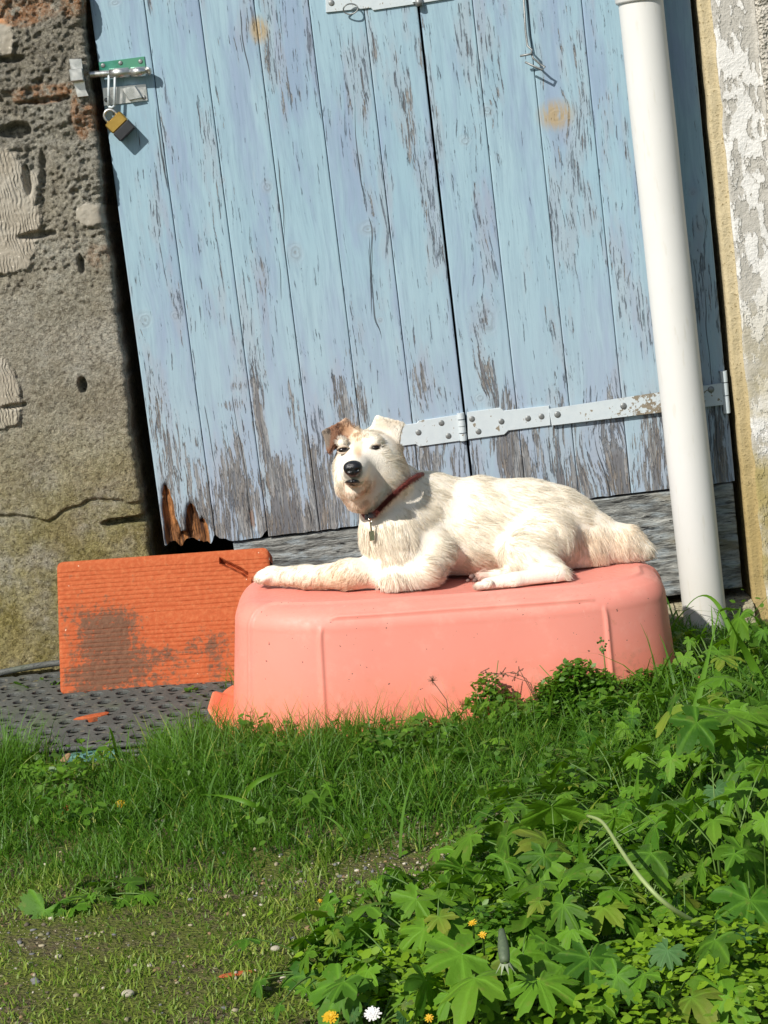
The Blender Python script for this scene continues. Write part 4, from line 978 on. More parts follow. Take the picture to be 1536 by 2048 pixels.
V, F = ellip(nc, (rn*1.02, rn*.80, rn*.93), None, 56, nose_fn); mk('nose', V, F, M_nose, dog)
M_eye = material('dark_eye', lambda: bsdf((.012, .007, .005), .08, spec=.6))
for q in ((686, 900, -.4995), (750.5, 896, -.4965)):
    V, F = ellip(P(*q), (.0078, .0068, .0056)); mk('eye', V, F, M_eye, dog)
M_lid = material('eyelid_skin', lambda: bsdf((.50, .40, .31), .8, bump(noise(pos(), 900), .5, .001)))
# eyelids: short pale bristly folds that leave a narrow dark slit
for (x, y, Y_) in ((686, 899, -.5035), (750.5, 895, -.5005)):
    b = MB()
    for dz, br in ((-6.6, 3.0), (6.8, 2.6)):
        b.tube([P(x+i*10, y+dz*(1-.45*i*i)-i*1.5, Y_+.0035*i*i) for i in np.linspace(-1.2, 1.2, 9)], [.0009+.0014*(1-abs(i)/1.2)**.6 for i in np.linspace(-1.2, 1.2, 9)], 8)
    b.build('eyelid', M_lid, dog, True)
M_pad = material('paw_pad', lambda: bsdf(mix(noise(pos(), 300), (.05, .035, .03), (.20, .11, .09)), .7))
for q, r_ in (((944, 1153, -.506), 6), ((950, 1161, -.510), 5), ((936, 1161, -.504), 4)):
    V, F = ellip(P(*q), (r_*K_, r_*K_*.7, r_*K_*.8)); mk('paw_pad', V, F, M_pad, dog)
b = MB()
for s_ in (-1, 1): b.tube([P(706+s_*t*16, 963+3.5*t*t-1.5*t, -.574+.016*t*t) for t in np.linspace(0, 1, 8)], [.0030]*5+[.0024, .0016, .0008], 8)
b.tube([P(706, 951, -.569), P(706, 962, -.574)], .0016, 8); b.build('mouth', M_nose, dog, True)
# ---- collar, worn by the dog: furry red-brown band with a black clasp and a dangling tag
cl = empty('collar', P(775, 1000, -.50), 'x', None); del cl['label']; cl.parent = dog; cl.location = np.array(cl.location)-ORG[dog.name]
def snap(a):                                         # first point on the line of sight that touches the coat, lifted to lie on it
    d = _ray(a[0], a[1]); d = d/np.linalg.norm(d); t = (-.62-CAM[1])/d[1]
    for _ in range(900):
        q = CAM+t*d; i = ((q-lo)/vox).astype(int)
        if (i >= 0).all() and (i < np.array(Sh)).all() and Fd[tuple(i)] < .0075: return q
        t += .0008
    return P(a[0], a[1], -.45)
cp = [snap((x, y, -.36)) for x, y in ((838, 950), (826, 957), (812, 968), (797, 980), (783, 993), (770, 1006), (757, 1020), (746, 1029), (735, 1034))]
cp = np.array(cp); t0 = np.linspace(0, 1, len(cp)); t1 = np.linspace(0, 1, 40); cpi = np.stack([np.interp(t1, t0, cp[:, i]) for i in range(3)], -1)
for _ in range(4): cpi[1:-1] = (cpi[:-2]+cpi[1:-1]*2+cpi[2:])/4
back = [cpi[0]+np.array([.006, .02, -.002]), cpi[0]+np.array([.004, .05, -.012])]; 
b = MB(); b.tube(np.vstack([back[::-1], cpi, cpi[-1]+np.array([[-.004, .012, .0], [-.008, .035, .003]])]), [.0036]*(len(cpi)+4), 10)
M_col = material('red_brown_collar', lambda: bsdf(mix(noise(pos(), 260, 3), (.06, .009, .006), (.19, .030, .020)), .75, bump(noise(pos(), 500), 1, .002)))
b.build('band', M_col, cl, True)
n2_ = 4200; ii = rng.integers(0, len(cpi)-1, n2_); base = cpi[ii]+(cpi[np.minimum(ii+1, len(cpi)-1)]-cpi[ii])*rng.random((n2_, 1)); dirs = rng.normal(size=(n2_, 3))+np.array([-.3, -1.2, -.5]); dirs /= np.linalg.norm(dirs, axis=1)[:, None]
ln_ = (.005+.006*rng.random(n2_))[:, None]; tip = base+dirs*ln_; sd_ = np.cross(dirs, rng.normal(size=(n2_, 3))); sd_ /= np.linalg.norm(sd_, axis=1)[:, None]
V = np.stack([base-sd_*.0003, base+sd_*.0003, tip+sd_*.00005, tip-sd_*.00005], 1).reshape(-1, 3); mk('fringe', V, np.arange(n2_*4).reshape(-1, 4), M_col, cl)
b = MB(); b.box(cpi[-5]+np.array([0, -.004, 0]), (.0065, .003, .0045), Rz(0), .001); b.build('clasp', M_black, cl); b = MB(); b.box(cpi[-2]+np.array([-.002, -.004, .0]), (.0045, .003, .004), Rz(0), .001); b.build('buckle', M_black, cl)
tg0 = cpi[-3]+np.array([0, -.006, -.006]); b = MB(); b.tube([tg0+np.array([.003*cos(t), 0, .003*sin(t)]) for t in np.linspace(0, 2*pi, 12)], .0007, 6)
for i in range(3): b.tube([tg0+np.array([0, 0, -.003-i*.005]), tg0+np.array([.0, 0, -.008-i*.005])], .0016, 8)
b.plate([(tg0[0]-.0048, tg0[2]-.018), (tg0[0]+.0042, tg0[2]-.017), (tg0[0]+.0035, tg0[2]-.034), (tg0[0]-.0045, tg0[2]-.034)], tg0[1]-.001, tg0[1]+.001)
M_shiny = material('shiny_tag_metal', lambda: bsdf((.70, .66, .58), .22, metal=.95)); b.build('tag', M_shiny, cl)
# ================================================================ vegetation
def gpt(px, py):
    q = G(px, py, .12); q[2] = gz(q[0], q[1]); q = G(px, py, q[2]); q[2] = gz(q[0], q[1])
    while in_tub(q[0], q[1], .045) and q[1] < -.35: q[1] -= .005
    q[2] = gz(q[0], q[1]); return q
def bl2(px, py, L): # sum of soft ellipses in measured coordinates
    r = 0
    for a, b_, c, d, e in L: r = r+e*np.exp(-((px-a)/c)**2-((py-b_)/d)**2)
    return r
BARE = [(680, 1755, 150, 36, 1.05), (860, 1700, 130, 34, 1.05), (1010, 1650, 120, 32, 1.05), (500, 1790, 90, 20, .3), (80, 1880, 110, 34, .85), (40, 1960, 80, 40, .5), (430, 1945, 110, 24, .5), (640, 1890, 70, 34, .4), (560, 1970, 80, 22, .35), (240, 1900, 70, 16, .2), (120, 1600, 80, 32, .7), (40, 1560, 50, 24, .5), (1100, 1600, 70, 20, .5), (820, 1770, 90, 40, .8), (170, 1530, 90, 22, 1.1), (60, 1530, 60, 20, .5)]
def leafmat(name, c0, c1, tr, rough=.5, fr=.4):
    def fn():
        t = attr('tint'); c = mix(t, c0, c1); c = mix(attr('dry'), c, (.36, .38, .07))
        return bsdf(c, rough, spec=.35, trans=(mix(t, tr, tuple(v*1.25 for v in tr)), fr))
    return material(name, fn)
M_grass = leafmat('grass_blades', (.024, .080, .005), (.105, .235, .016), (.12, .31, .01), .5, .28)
def blades(base, L, W_, lean, nseg, name, label=None, tint=None, dry=None, droop=1., mat_=None, kind='stuff', az=None, parent=None):
    n = len(base); az = rng.uniform(0, 2*pi, n) if az is None else az; h = np.stack([np.cos(az), np.sin(az)], -1); face = az+rng.normal(0, .9, n); sd_ = np.stack([-np.sin(face), np.cos(face), 0*face], -1)
    V = []; p_ = base.copy(); th_ = lean.copy(); V.append(np.stack([p_-sd_*W_[:, None]*.5, p_+sd_*W_[:, None]*.5], 1))
    cv = droop*(.35+1.5*rng.random(n)**2)/nseg
    for k in range(1, nseg+1):
        p_ = p_+np.stack([h[:, 0]*np.sin(th_), h[:, 1]*np.sin(th_), np.cos(th_)], -1)*(L/nseg)[:, None]; th_ = th_+cv*k**.5
        w_ = W_*(1.05-(k/nseg)**1.6)*.5; w_ = np.maximum(w_, .00012); V.append(np.stack([p_-sd_*w_[:, None], p_+sd_*w_[:, None]], 1))
    V = np.stack(V, 1); m_ = nseg+1; bi = np.arange(n)[:, None]*(2*m_)+np.arange(nseg)[None]*2; F = np.stack([bi, bi+1, bi+3, bi+2], -1).reshape(-1, 4)
    tint = rng.random(n) if tint is None else tint; dry = np.zeros(n) if dry is None else dry
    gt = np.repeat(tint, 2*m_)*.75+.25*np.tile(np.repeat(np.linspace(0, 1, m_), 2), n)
    o = mk(name, V.reshape(-1, 3), F, mat_ or M_grass, parent, attrs={'tint': gt, 'dry': np.repeat(dry, 2*m_)}, loc=None if parent is not None else (.3, -1.2, .12))
    if kind: o['kind'] = kind
    if label: o['label'] = label
    return o
def in_tub(x, y, m=.0): return (np.abs((x-tc[0])/(A0+m))**EXP+np.abs((y-tc[1])/(B0+m))**EXP) < 1
MATQ = lambda x, y: (x < .10) & (y > -.475+(x+.3)*-.08)
def scatter(n, x0=-1.0, x1=1.7, y0=-2.35, y1=-.05):
    x = rng.uniform(x0, x1, n); y = rng.uniform(y0, y1, n); return x, y
# --- short turf
x, y = scatter(300000); z = gz(x, y); px, py = proj(x, y, z)
clump = fbm(x*14, y*14, 0, 3, 91); den = .95-1.0*np.clip(bl2(px, py, BARE), 0, 1)+2.2*(clump-.5)
den = np.where(py > 1800, den-.05, den); inside = (px > -250) & (px < 1800) & (py < 2200)
k = (rng.random(len(x)) < den*np.where(inside, .85, .22)) & ~in_tub(x, y, .03) & ~MATQ(x, y) & (y < -.03) & ~((px < 300) & (px > 60) & (py < 1530) & (rng.random(len(x)) < .93)) & ~((px > 900) & (py > 1800) & (rng.random(len(x)) < .6))
x, y, z, px, py, clump = [a[k] for a in (x, y, z, px, py, clump)]
tall = sstep(1700, 1560, py)*sstep(1360, 1440, py); L = (.008+.012*rng.random(len(x)))*(1-.35*sstep(1680, 1800, py))*(1+.9*sstep(1850, 1700, py))*(1+1.2*tall)*(.7+.9*clump)
yl = sstep(1720, 1880, py+300*(clump-.5)); dry = np.clip(yl*(.15+.55*rng.random(len(x)))+(rng.random(len(x)) < .05)*.8, 0, 1)*.8
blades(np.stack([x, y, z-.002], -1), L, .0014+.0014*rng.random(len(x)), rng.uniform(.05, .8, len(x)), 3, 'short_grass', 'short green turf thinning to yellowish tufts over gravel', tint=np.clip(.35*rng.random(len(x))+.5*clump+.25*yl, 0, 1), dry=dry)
# --- longer grass below the tub and along the wall
x, y = scatter(95000, -1.0, 1.6, -1.45, -.06); z = gz(x, y); px, py = proj(x, y, z)
g2 = fbm(x*9, y*9, 0, 3, 17); den = bl2(px, py, [(760, 1500, 330, 24, 1.), (650, 1560, 420, 75, 1.), (300, 1590, 200, 50, .6), (1150, 1520, 380, 80, .9), (1400, 1420, 220, 110, 1.), (1480, 1360, 120, 60, .8), (340, 1500, 70, 26, .5), (1550, 1600, 200, 200, .6), (-200, 1600, 200, 150, .5), (900, 1480, 200, 40, .7)])
den = den*(.45+1.2*g2)-.5*np.clip(bl2(px, py, BARE), 0, 1)
k = (rng.random(len(x)) < den*.33) & ~in_tub(x, y, .035) & ~MATQ(x, y) & ~((px < 320) & (py < 1535)); x, y, z, px, py, g2 = [a[k] for a in (x, y, z, px, py, g2)]
L = (.024+.062*rng.random(len(x))**1.5)*(.55+.9*sstep(.32, .68, g2))*(1+.25*np.exp(-((py-1495)/22)**2))*(1+.9*sstep(1180, 1420, px)); L = L*(1-.35*sstep(1560, 1640, py))
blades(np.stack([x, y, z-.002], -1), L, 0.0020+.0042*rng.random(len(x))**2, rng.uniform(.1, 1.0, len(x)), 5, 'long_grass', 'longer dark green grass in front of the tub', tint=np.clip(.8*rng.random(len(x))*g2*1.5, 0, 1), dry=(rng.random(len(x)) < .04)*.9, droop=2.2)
# --- broad blades: wide bent leaves among the grass
x, y = scatter(26000, -.9, 1.6, -1.6, -.1); z = gz(x, y); px, py = proj(x, y, z); den = bl2(px, py, [(560, 1560, 260, 70, .5), (800, 1600, 260, 60, .4), (1200, 1560, 300, 90, .3), (1450, 1450, 120, 120, .35)])
k = (rng.random(len(x)) < den*.22) & ~in_tub(x, y, .035) & ~MATQ(x, y); x, y, z = x[k], y[k], z[k]; n = len(x)
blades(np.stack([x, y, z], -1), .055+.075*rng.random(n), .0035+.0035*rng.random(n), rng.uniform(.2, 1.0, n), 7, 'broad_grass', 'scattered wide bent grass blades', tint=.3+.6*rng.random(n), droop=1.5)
# reddish stems against the tub
x = rng.uniform(.14, .50, 120); yb_ = -.665-.03*rng.random(120); z = gz(x, yb_)
blades(np.stack([x, yb_, z], -1), .06+.05*rng.random(120), np.full(120, .0009), rng.uniform(0, .35, 120), 6, 'dry_stems', 'thin reddish dry grass stems against the tub', tint=rng.random(120), dry=np.ones(120), droop=.7, mat_=leafmat('reddish_stems', (.10, .05, .02), (.20, .12, .05), (.2, .1, .04)))
# --- small leaf ground cover
def disc_leaf(k=6, fold=.25, point=.15):
    V = [(0, 0, 0)]
    for i in range(k):
        a = 2*pi*i/k; r_ = 1+point*(i == 0)*2; V.append((r_*cos(a)+.9, .72*r_*sin(a), fold*abs(sin(a))*.6-.12*(cos(a)+1)))
    V[0] = (.9, 0, -.06); F = [(0, i, i+1) for i in range(1, k)]+[(0, k, 1)]; return np.array(V), np.array(F)
def leaves(base, size, name, label, mat_, up=.9, parent=None, kind='stuff', tint=None, shape=None, az=None, tilt=None):
    LV, LF = shape or disc_leaf(); n = len(base); az = rng.uniform(0, 2*pi, n) if az is None else az; tl = np.abs(rng.normal(0, up, n)) if tilt is None else tilt; ta = rng.uniform(0, 2*pi, n)
    X = LV[None]*size[:, None, None]; c, s_ = np.cos(az)[:, None], np.sin(az)[:, None]
    X = np.stack([X[..., 0]*c-X[..., 1]*s_, X[..., 0]*s_+X[..., 1]*c, X[..., 2]], -1)
    kx, ky = np.cos(ta)[:, None], np.sin(ta)[:, None]; ct, st_ = np.cos(tl)[:, None], np.sin(tl)[:, None]     # rotate about a horizontal axis
    d = X[..., 0]*kx+X[..., 1]*ky; cr_ = np.stack([ky*X[..., 2], -kx*X[..., 2], kx*X[..., 1]-ky*X[..., 0]], -1)
    X = X*ct[..., None]+cr_*st_[..., None]+np.stack([kx*d, ky*d, 0*d], -1)*(1-ct)[..., None]
    V = (X+base[:, None]).reshape(-1, 3); F = (LF[None]+np.arange(n)[:, None, None]*len(LV)).reshape(-1, LF.shape[1])
    tint = rng.random(n) if tint is None else tint
    o = mk(name, V, F, mat_, parent, attrs={'tint': np.repeat(tint, len(LV)), 'dry': np.zeros(n*len(LV))}, loc=None if parent is not None else (1, -1.5, .12))
    if kind: o['kind'] = kind
    if label: o['label'] = label
    return o
M_cov = leafmat('small_leaves', (.055, .15, .006), (.20, .33, .015), (.26, .46, .015), .5, .30)
M_cov2 = leafmat('small_dark_leaves', (.035, .11, .008), (.12, .24, .02), (.18, .38, .02), .45, .35)
COV = [(1150, 1900, 260, 160, .22, .05), (900, 1990, 200, 90, .3, .05), (1450, 2000, 190, 130, 1.2, .085), (1250, 2040, 120, 70, .9, .06), (860, 1960, 110, 90, .9, .05), (760, 1990, 60, 60, .5, .03), (1290, 1720, 80, 70, .9, .06), (1500, 1930, 120, 80, 1., .09), (1010, 1840, 90, 60, .5, .05), (1100, 2040, 130, 50, .7, .05), (980, 1900, 120, 60, .5, .05), (1440, 1700, 100, 80, .4, .05), (1250, 1440, 160, 36, .5, .03), (1700, 1900, 200, 250, .8, .06), (700, 1500, 300, 40, .12, .02), (90, 1480, 70, 30, .3, .02), (300, 1470, 90, 20, .4, .02), (1150, 1650, 120, 60, .3, .04)]
x, y = scatter(260000, .0, 1.7, -2.35, -.3); z = gz(x, y); px, py = proj(x, y, z); dd_ = bl2(px, py, [c[:5] for c in COV]); hh = bl2(px, py, [c[:4]+(c[4]*c[5],) for c in COV])/np.maximum(dd_, 1e-3)
g3 = fbm(x*12, y*12, 0, 3, 47); k = (rng.random(len(x)) < np.clip(dd_, 0, 1)*(.25+1.1*g3)*.50) & ~in_tub(x, y, .02)
x, y, z, hh, g3, px, py = [a[k] for a in (x, y, z, hh, g3, px, py)]; n = len(x); zt = z+hh*(.35+1.1*g3)*rng.random(n)**.5
gl0 = (x, y, z)
leaves(np.stack([x, y, zt], -1), .0036+.0036*rng.random(n), 'ground_cover', 'dense bright yellow green small leaved ground cover', M_cov, .55, tint=np.clip(.5*rng.random(n)+.5*sstep(1780, 1980, py), 0, 1))
x, y = scatter(150000, -.8, 1.5, -1.5, -.2); z = gz(x, y); px, py = proj(x, y, z); g4 = fbm(x*11, y*11, 0, 3, 67)
dd_ = bl2(px, py, [(800, 1490, 420, 26, .6), (560, 1540, 330, 50, .5), (1100, 1520, 330, 70, .8), (1420, 1460, 180, 110, .9), (120, 1580, 160, 50, .5), (330, 1640, 260, 50, .35), (1300, 1620, 250, 60, .6)])
k = (rng.random(len(x)) < dd_*sstep(.42, .64, g4)*.62) & ~in_tub(x, y, .03) & ~MATQ(x, y) & ~((px < 320) & (py < 1525)); x, y, z, g4, px = [a[k] for a in (x, y, z, g4, px)]; n = len(x)
leaves(np.stack([x, y, z+(.012+.055*sstep(.45, .7, g4))*(1+.8*sstep(1250, 1500, px))*rng.random(n)**.6], -1), .0040+.0050*rng.random(n)**2, 'chickweed', 'small dark leaved weeds matted among the long grass', M_cov2, .6)
# --- plants with toothed, lobed leaves
def lobed(nl=5, teeth=3, depth=.45, notch=.55, k=84, seed=0, cup=.18):
    r_ = np.random.default_rng(seed); a = np.linspace(-pi+notch*.5, pi-notch*.5, k); t = (a+pi)/(2*pi)*nl
    ph = (a/(2*pi-notch)+.5)*nl; lob = np.abs(np.sin(pi*ph))**.8; tee = np.abs(np.sin(pi*ph*teeth+r_.uniform(0, .4)))
    r0 = (.30+.22*r_.random())*0+.34+(depth+.08)*lob*(.85+.15*np.cos(a)); r0 = r0*(.90+.13*tee)*(1+.13*np.sin(2.3*a+r_.uniform(0, 6))+.05*r_.normal(0, 1, k)); r0 *= (.80+.20*np.cos(a*.5))
    V = [(0, 0, 0)]; fold = lambda rad_, aa: cup*rad_**1.6*(np.cos(2*pi*(aa/(2*pi-notch)+.5)*nl)*.35)-.25*cup*rad_**2+.0
    for f_ in (.4, .72, 1.):
        for aa, rr_ in zip(a, r0): V.append((rr_*f_*cos(aa), rr_*f_*sin(aa), float(fold(rr_*f_, aa))))
    F = [(0, i+1, i+2) for i in range(k-1)]; Fq = [(1+j*k+i, 1+(j+1)*k+i, 1+(j+1)*k+i+1, 1+j*k+i+1) for j in (0, 1) for i in range(k-1)]
    return np.array(V), F+Fq
SHAPES = [lobed(5, 3, .46, .7, 84, 1), lobed(5, 3, .40, .9, 84, 2), lobed(7, 3, .50, .6, 98, 3), lobed(3, 5, .40, 1.2, 84, 4), lobed(9, 2, .12, .8, 90, 5, .12)]
def m_lobed(c0, c1, tr):
    def fn():
        t = attr('tint'); v = attr('vein'); c = mix(t, c0, c1); c = mix(v*.35, c, tuple(min(1, q*1.8+.01) for q in c1)); n = noise(pos(), 90, 4)
        c = mix(attr('age'), c, (.26, .24, .035)); c = mix(ss(.58, .72, n)*.35, c, (.18, .17, .04)); return bsdf(c, .6, bump(n+v*.6, .5, .003), spec=.22, trans=(mix(t, tr, tuple(q*1.2 for q in tr)), .24))
    return fn
M_lob = material('lobed_leaf_green', m_lobed((.022, .085, .005), (.095, .22, .012), (.17, .40, .01)))
M_lob2 = material('grey_green_leaf', m_lobed((.035, .10, .028), (.06, .15, .045), (.09, .25, .03)))
M_stem = material('pale_stem', lambda: bsdf(mix(noise(pos(), 40), (.05, .12, .015), (.12, .20, .04)), .5, spec=.4))
def weed(px, py, nleaf, size, hgt, label, shapes=(0, 1, 2), mat_=None, spread=1., extra=(), group='lobed leaf weeds', cat='weed', stem_r=.0009, name='leafy_weed'):
    b0 = gpt(px, py); e = empty(name, b0, label, cat, group); LVs = []; LF = []; n = 0; tn = []; ve = []; ag = []; sm = MB(); hz_ = []
    nleaf = int(nleaf*(3.6 if py > 1560 and px > 600 else 2.2)); hgt = hgt*(1.3 if py > 1560 and px > 600 else 1)*(1+.6*float(sstep(1150, 1500, px)))
    for i in range(nleaf):
        a = 2*pi*i/nleaf*2.0+rng.uniform(-.5, .5); h_ = hgt*(.15+.9*rng.random()); d_ = size*spread*(.6+3.6*rng.random())
        hz_.append((b0+np.array([d_*cos(a), d_*sin(a), h_]), size*(.7+1.5*rng.random()**1.6), rng.choice(shapes), None, None))
    for (qx, qy, hh_, sz, sh, tl, ya) in extra:          # leaves the photo shows one by one: (px, py, height above ground, radius m, shape, tilt, heading)
        q = G(qx, qy, b0[2]+hh_); q = P(qx, qy, b0[1]+.01) if in_tub(q[0], q[1], .06) else q; hz_.append((q, sz*.92, sh, tl*.75, ya))
    for q, sz, sh, tl, ya in hz_:
        V, F = SHAPES[sh]; out = q-b0; head_ = math.atan2(out[1], out[0]) if ya is None else ya; tilt_ = rng.uniform(-.1, 1.15) if tl is None else tl
        roll_ = rng.normal(0, .3); Rr = Matrix.Rotation(head_, 3, 'Z')@Matrix.Rotation(tilt_, 3, 'Y')@Matrix.Rotation(roll_, 3, 'X'); R_ = np.array(Rr)
        W_ = (V*sz)@R_.T; dr = np.linalg.norm(V[:, :2], axis=1); W_[:, 2] -= sz*.30*dr**2*rng.uniform(.1, 1.5); sd3 = rng.uniform(0, 50); W_[:, 2] += sz*.22*(fbm(V[:, 0]*2.2+sd3, V[:, 1]*2.2, 0, 2, 3)-.5)*dr; W_ = W_+q
        an = np.arctan2(V[:, 1], V[:, 0]); nl = [5, 5, 7, 3, 9][sh]; LVs.append(W_); LF += [tuple(j+n for j in f) for f in F]; n += len(V); tn.append(np.full(len(V), rng.random())); ag.append(np.clip(np.full(len(V), float(rng.random() < .07)*.38+.10*rng.random())*(.4+dr), 0, 1))
        ve.append(np.clip(1-np.abs(np.sin(an*nl/2+pi/2*(nl % 2 == 0)))*dr*7, 0, 1))
        mid = (b0+q)/2+np.array([0, 0, .25*np.linalg.norm(out)*.5])+out*np.array([-.1, -.1, .1]); tt_ = np.linspace(0, 1, 9)[:, None]
        cur = (1-tt_)**2*b0+2*tt_*(1-tt_)*mid+tt_**2*q; sm.tube(cur, np.linspace(stem_r*1.3, stem_r*.8, 9), 6)
    mk('leaves', np.vstack(LVs), LF, mat_ or M_lob, e, attrs={'tint': np.concatenate(tn), 'vein': np.concatenate(ve), 'age': np.concatenate(ag)})
    sm.build('stems', M_stem, e, True); return e
weed(1120, 1800, 9, .026, .075, 'clump of toothed leaves in the middle of the right foreground weeds', extra=((1085, 1722, .07, .044, 2, .9, -1.6), (1010, 1590+20, .08, .026, 1, .6, 2.8), (960, 1660, .06, .024, 0, .5, 2.6)))
weed(1260, 1640, 6, .022, .06, 'dark ribbed leaf weed at the start of the long pale bent stem', extra=((1205, 1590, .07, .040, 2, .9, 2.2), (1000, 1600, .07, .030, 1, .8, 2.5)))
weed(1330, 1780, 6, .024, .06, 'toothed weed beside the long pale bent stem, right of the narrow upright blade', extra=((1250, 1830, .07, .034, 0, .8, -1.), (1325, 1590, .06, .030, 2, .7, 1.)))
weed(1500, 1700, 7, .028, .09, 'big lobed weed at the right edge under the round grey green leaf', extra=((1470, 1580, .11, .044, 2, .8, -2.2), (1530, 1650, .12, .046, 1, .6, -1.5), (1500, 1800, .10, .056, 2, .9, -2.0)))
weed(1450, 1850, 8, .028, .08, 'broad lobed weed right of centre above the yellow green ground cover', extra=((1430, 1880, .09, .052, 1, .8, -2.6), (1350, 1760, .08, .036, 0, .9, -2.8)))
weed(1200, 1940, 9, .026, .07, 'deeply cut leaf weed low in the right foreground beneath the dandelion bud', extra=((1180, 1915, .08, .046, 2, .8, -1.7), (1110, 1830, .07, .032, 1, .8, -2.)))
weed(930, 1880, 9, .022, .06, 'small lobed weed left of the yellow groundsel buds', extra=((850, 1800, .06, .026, 1, .8, 2.8), (900, 1780, .06, .026, 0, .7, 2.)))
weed(760, 1850, 7, .018, .05, 'leafy sprig reaching over the gravel at the left end of the weeds', extra=((735, 1790, .05, .020, 0, .7, 2.8), (690, 1850, .03, .016, 4, .6, 3.)))
weed(660, 1960, 7, .020, .05, 'low lobed weed at the bottom beside the orange flower', extra=((560, 2010, .04, .018, 1, .7, 3.), (640, 1900, .04, .024, 4, .8, 2.5)))
weed(830, 2010, 8, .024, .05, 'lobed weed at the bottom edge right of the orange flower', extra=((900, 1990, .05, .030, 1, .9, -1.), ))
weed(1040, 2030, 9, .026, .06, 'toothed weed at the bottom edge under the drooping leaf', extra=((940, 2010, .06, .036, 3, 1.1, 2.8), ))
weed(1330, 2060, 7, .022, .05, 'toothed weed half hidden in yellow green cover at the bottom right')
weed(1180, 1460, 6, .024, .06, 'pale veined lobed leaf weed in the grass right of the tub front', extra=((1180, 1470, .05, .034, 1, .9, -1.4), (1250, 1420, .06, .030, 0, .7, .5), (1150, 1325, .08, .018, 2, .9, -.5)))
weed(1330, 1500, 6, .026, .07, 'lobed weed in grass below the foot of the drainpipe', extra=((1310, 1390, .08, .034, 0, .8, 1.), (1400, 1580, .05, .030, 2, .8, -1.)))
weed(1500, 1520, 6, .026, .07, 'lobed weed by the right edge beneath the rendered wall', extra=((1530, 1430, .08, .030, 1, .8, -2.), (1500, 1560, .05, .034, 2, .8, -1.5)))
weed(190, 1800, 7, .024, .016, 'flat dark rosette weed in the short turf at the left', spread=.8, extra=((215, 1760, .01, .022, 4, .3, 1.),), shapes=(4, 3))
weed(70, 1560, 4, .014, .03, 'small bright lobed weed left of the teal tile', extra=((75, 1535, .03, .018, 2, .8, -1.5), (30, 1580, .02, .014, 1, .6, 3.)))
weed(120, 1495, 4, .013, .03, 'little lobed weed on the front edge of the perforated mat', extra=((120, 1460, .03, .016, 1, .9, -1.5), ))
weed(870, 1570, 5, .016, .04, 'small round lobed weed in the long grass under the tub centre', extra=((690, 1548, .04, .012, 1, .7, 1.5),), shapes=(0, 1))
weed(960, 1530, 6, .018, .05, 'lobed weed in the long grass below the tub, left of the leafy spurge', extra=((905, 1450, .06, .018, 1, .9, -1.5), (1040, 1490, .04, .022, 0, .8, -1.)))
weed(600, 1500, 5, .014, .03, 'sparse small lobed weed right by the rim of the tub', shapes=(0, 1), extra=((820, 1440, .04, .014, 2, .8, -1.5), (700, 1452, .02, .010, 0, .8, -1.5)))
for a in ((1000, 1760, 8, .018, .05, 'weed of mixed lobed leaves just right of the bare gravel path'), (880, 1950, 9, .022, .06, 'leafy weed between the orange flower and the dandelion stalk'), (1400, 1640, 8, .024, .07, 'leafy weed under the smooth round grey green leaf'),
          (1480, 1620, 8, .026, .08, 'lobed weed at the right edge above the big lobed weed'), (1240, 1720, 8, .022, .05, 'leafy weed crossed by the upper half of the bent pale stem'), (1290, 1880, 9, .024, .06, 'leafy weed below the lower end of the bent pale stem'),
          (1110, 1950, 9, .022, .06, 'leafy weed at the foot of the dandelion stalk'), (1060, 1700, 8, .022, .06, 'leafy weed in front of the highest bare gravel patch'), (1540, 1900, 7, .028, .08, 'lobed weed at the right edge among yellow green cover'),
          (1440, 1400, 8, .022, .09, 'tall leafy weed between the drainpipe foot and the rendered wall'), (1520, 1400, 7, .024, .10, 'tall lobed weed at the right edge against the foot of the rendered wall'), (1370, 1400, 7, .020, .07, 'leafy weed at the right end of the tub by the pipe'), (1400, 1480, 8, .022, .06, 'leafy weed in the grass beside the tallest grass blade'), (1240, 1510, 8, .020, .05, 'leafy weed in the grass midway between tub and bent stem'), (1080, 1510, 6, .016, .04, 'small leafy weed in the grass under the right rib of the tub'),
          (520, 1530, 5, .014, .035, 'small lobed weed in the grass left of the tub front rib'), (420, 1560, 5, .013, .03, 'small lobed weed amid the long grass right of the teal tile'), (760, 1520, 6, .015, .04, 'small lobed weed in the grass under the middle of the tub'), (640, 1620, 6, .014, .03, 'small lobed weed at the lower margin of the long grass'), (1000, 1560, 6, .017, .04, 'lobed weed at the lower margin of the long grass above the gravel'), (290, 1580, 5, .013, .03, 'small lobed weed just above the yellow flower'),
          (10, 1430, 5, .018, .04, 'dark leafy weed at the left edge of the mat'), (30, 1505, 6, .018, .035, 'leafy weed at the left end of the front edge of the mat'), (320, 1500, 6, .016, .04, 'leafy weed at the right end of the front edge of the mat'), (220, 1545, 5, .014, .025, 'low leafy weed in the soil in front of the teal tile'),
          (740, 1930, 7, .018, .04, 'small lobed weed left of the leafy weed by the orange flower')):
    weed(*a)
# round smooth leaves
weed(1440, 1740, 2, .02, .05, 'smooth round grey green leaf beside the big lobed weed at the right', (4,), M_lob2, extra=((1400, 1655, .10, .040, 4, 1.0, -2.0),), group='smooth leaf weeds')
weed(1380, 1980, 2, .02, .05, 'smooth wide grey green leaf above the yellow green cover', (4,), M_lob2, extra=((1335, 1900, .08, .042, 4, .9, -2.4),), group='smooth leaf weeds')
weed(760, 2060, 2, .015, .03, 'pale smooth leaf at the bottom edge by the daisy', (4,), M_lob2, extra=((815, 2005, .04, .016, 4, .8, -2.),), group='smooth leaf weeds')
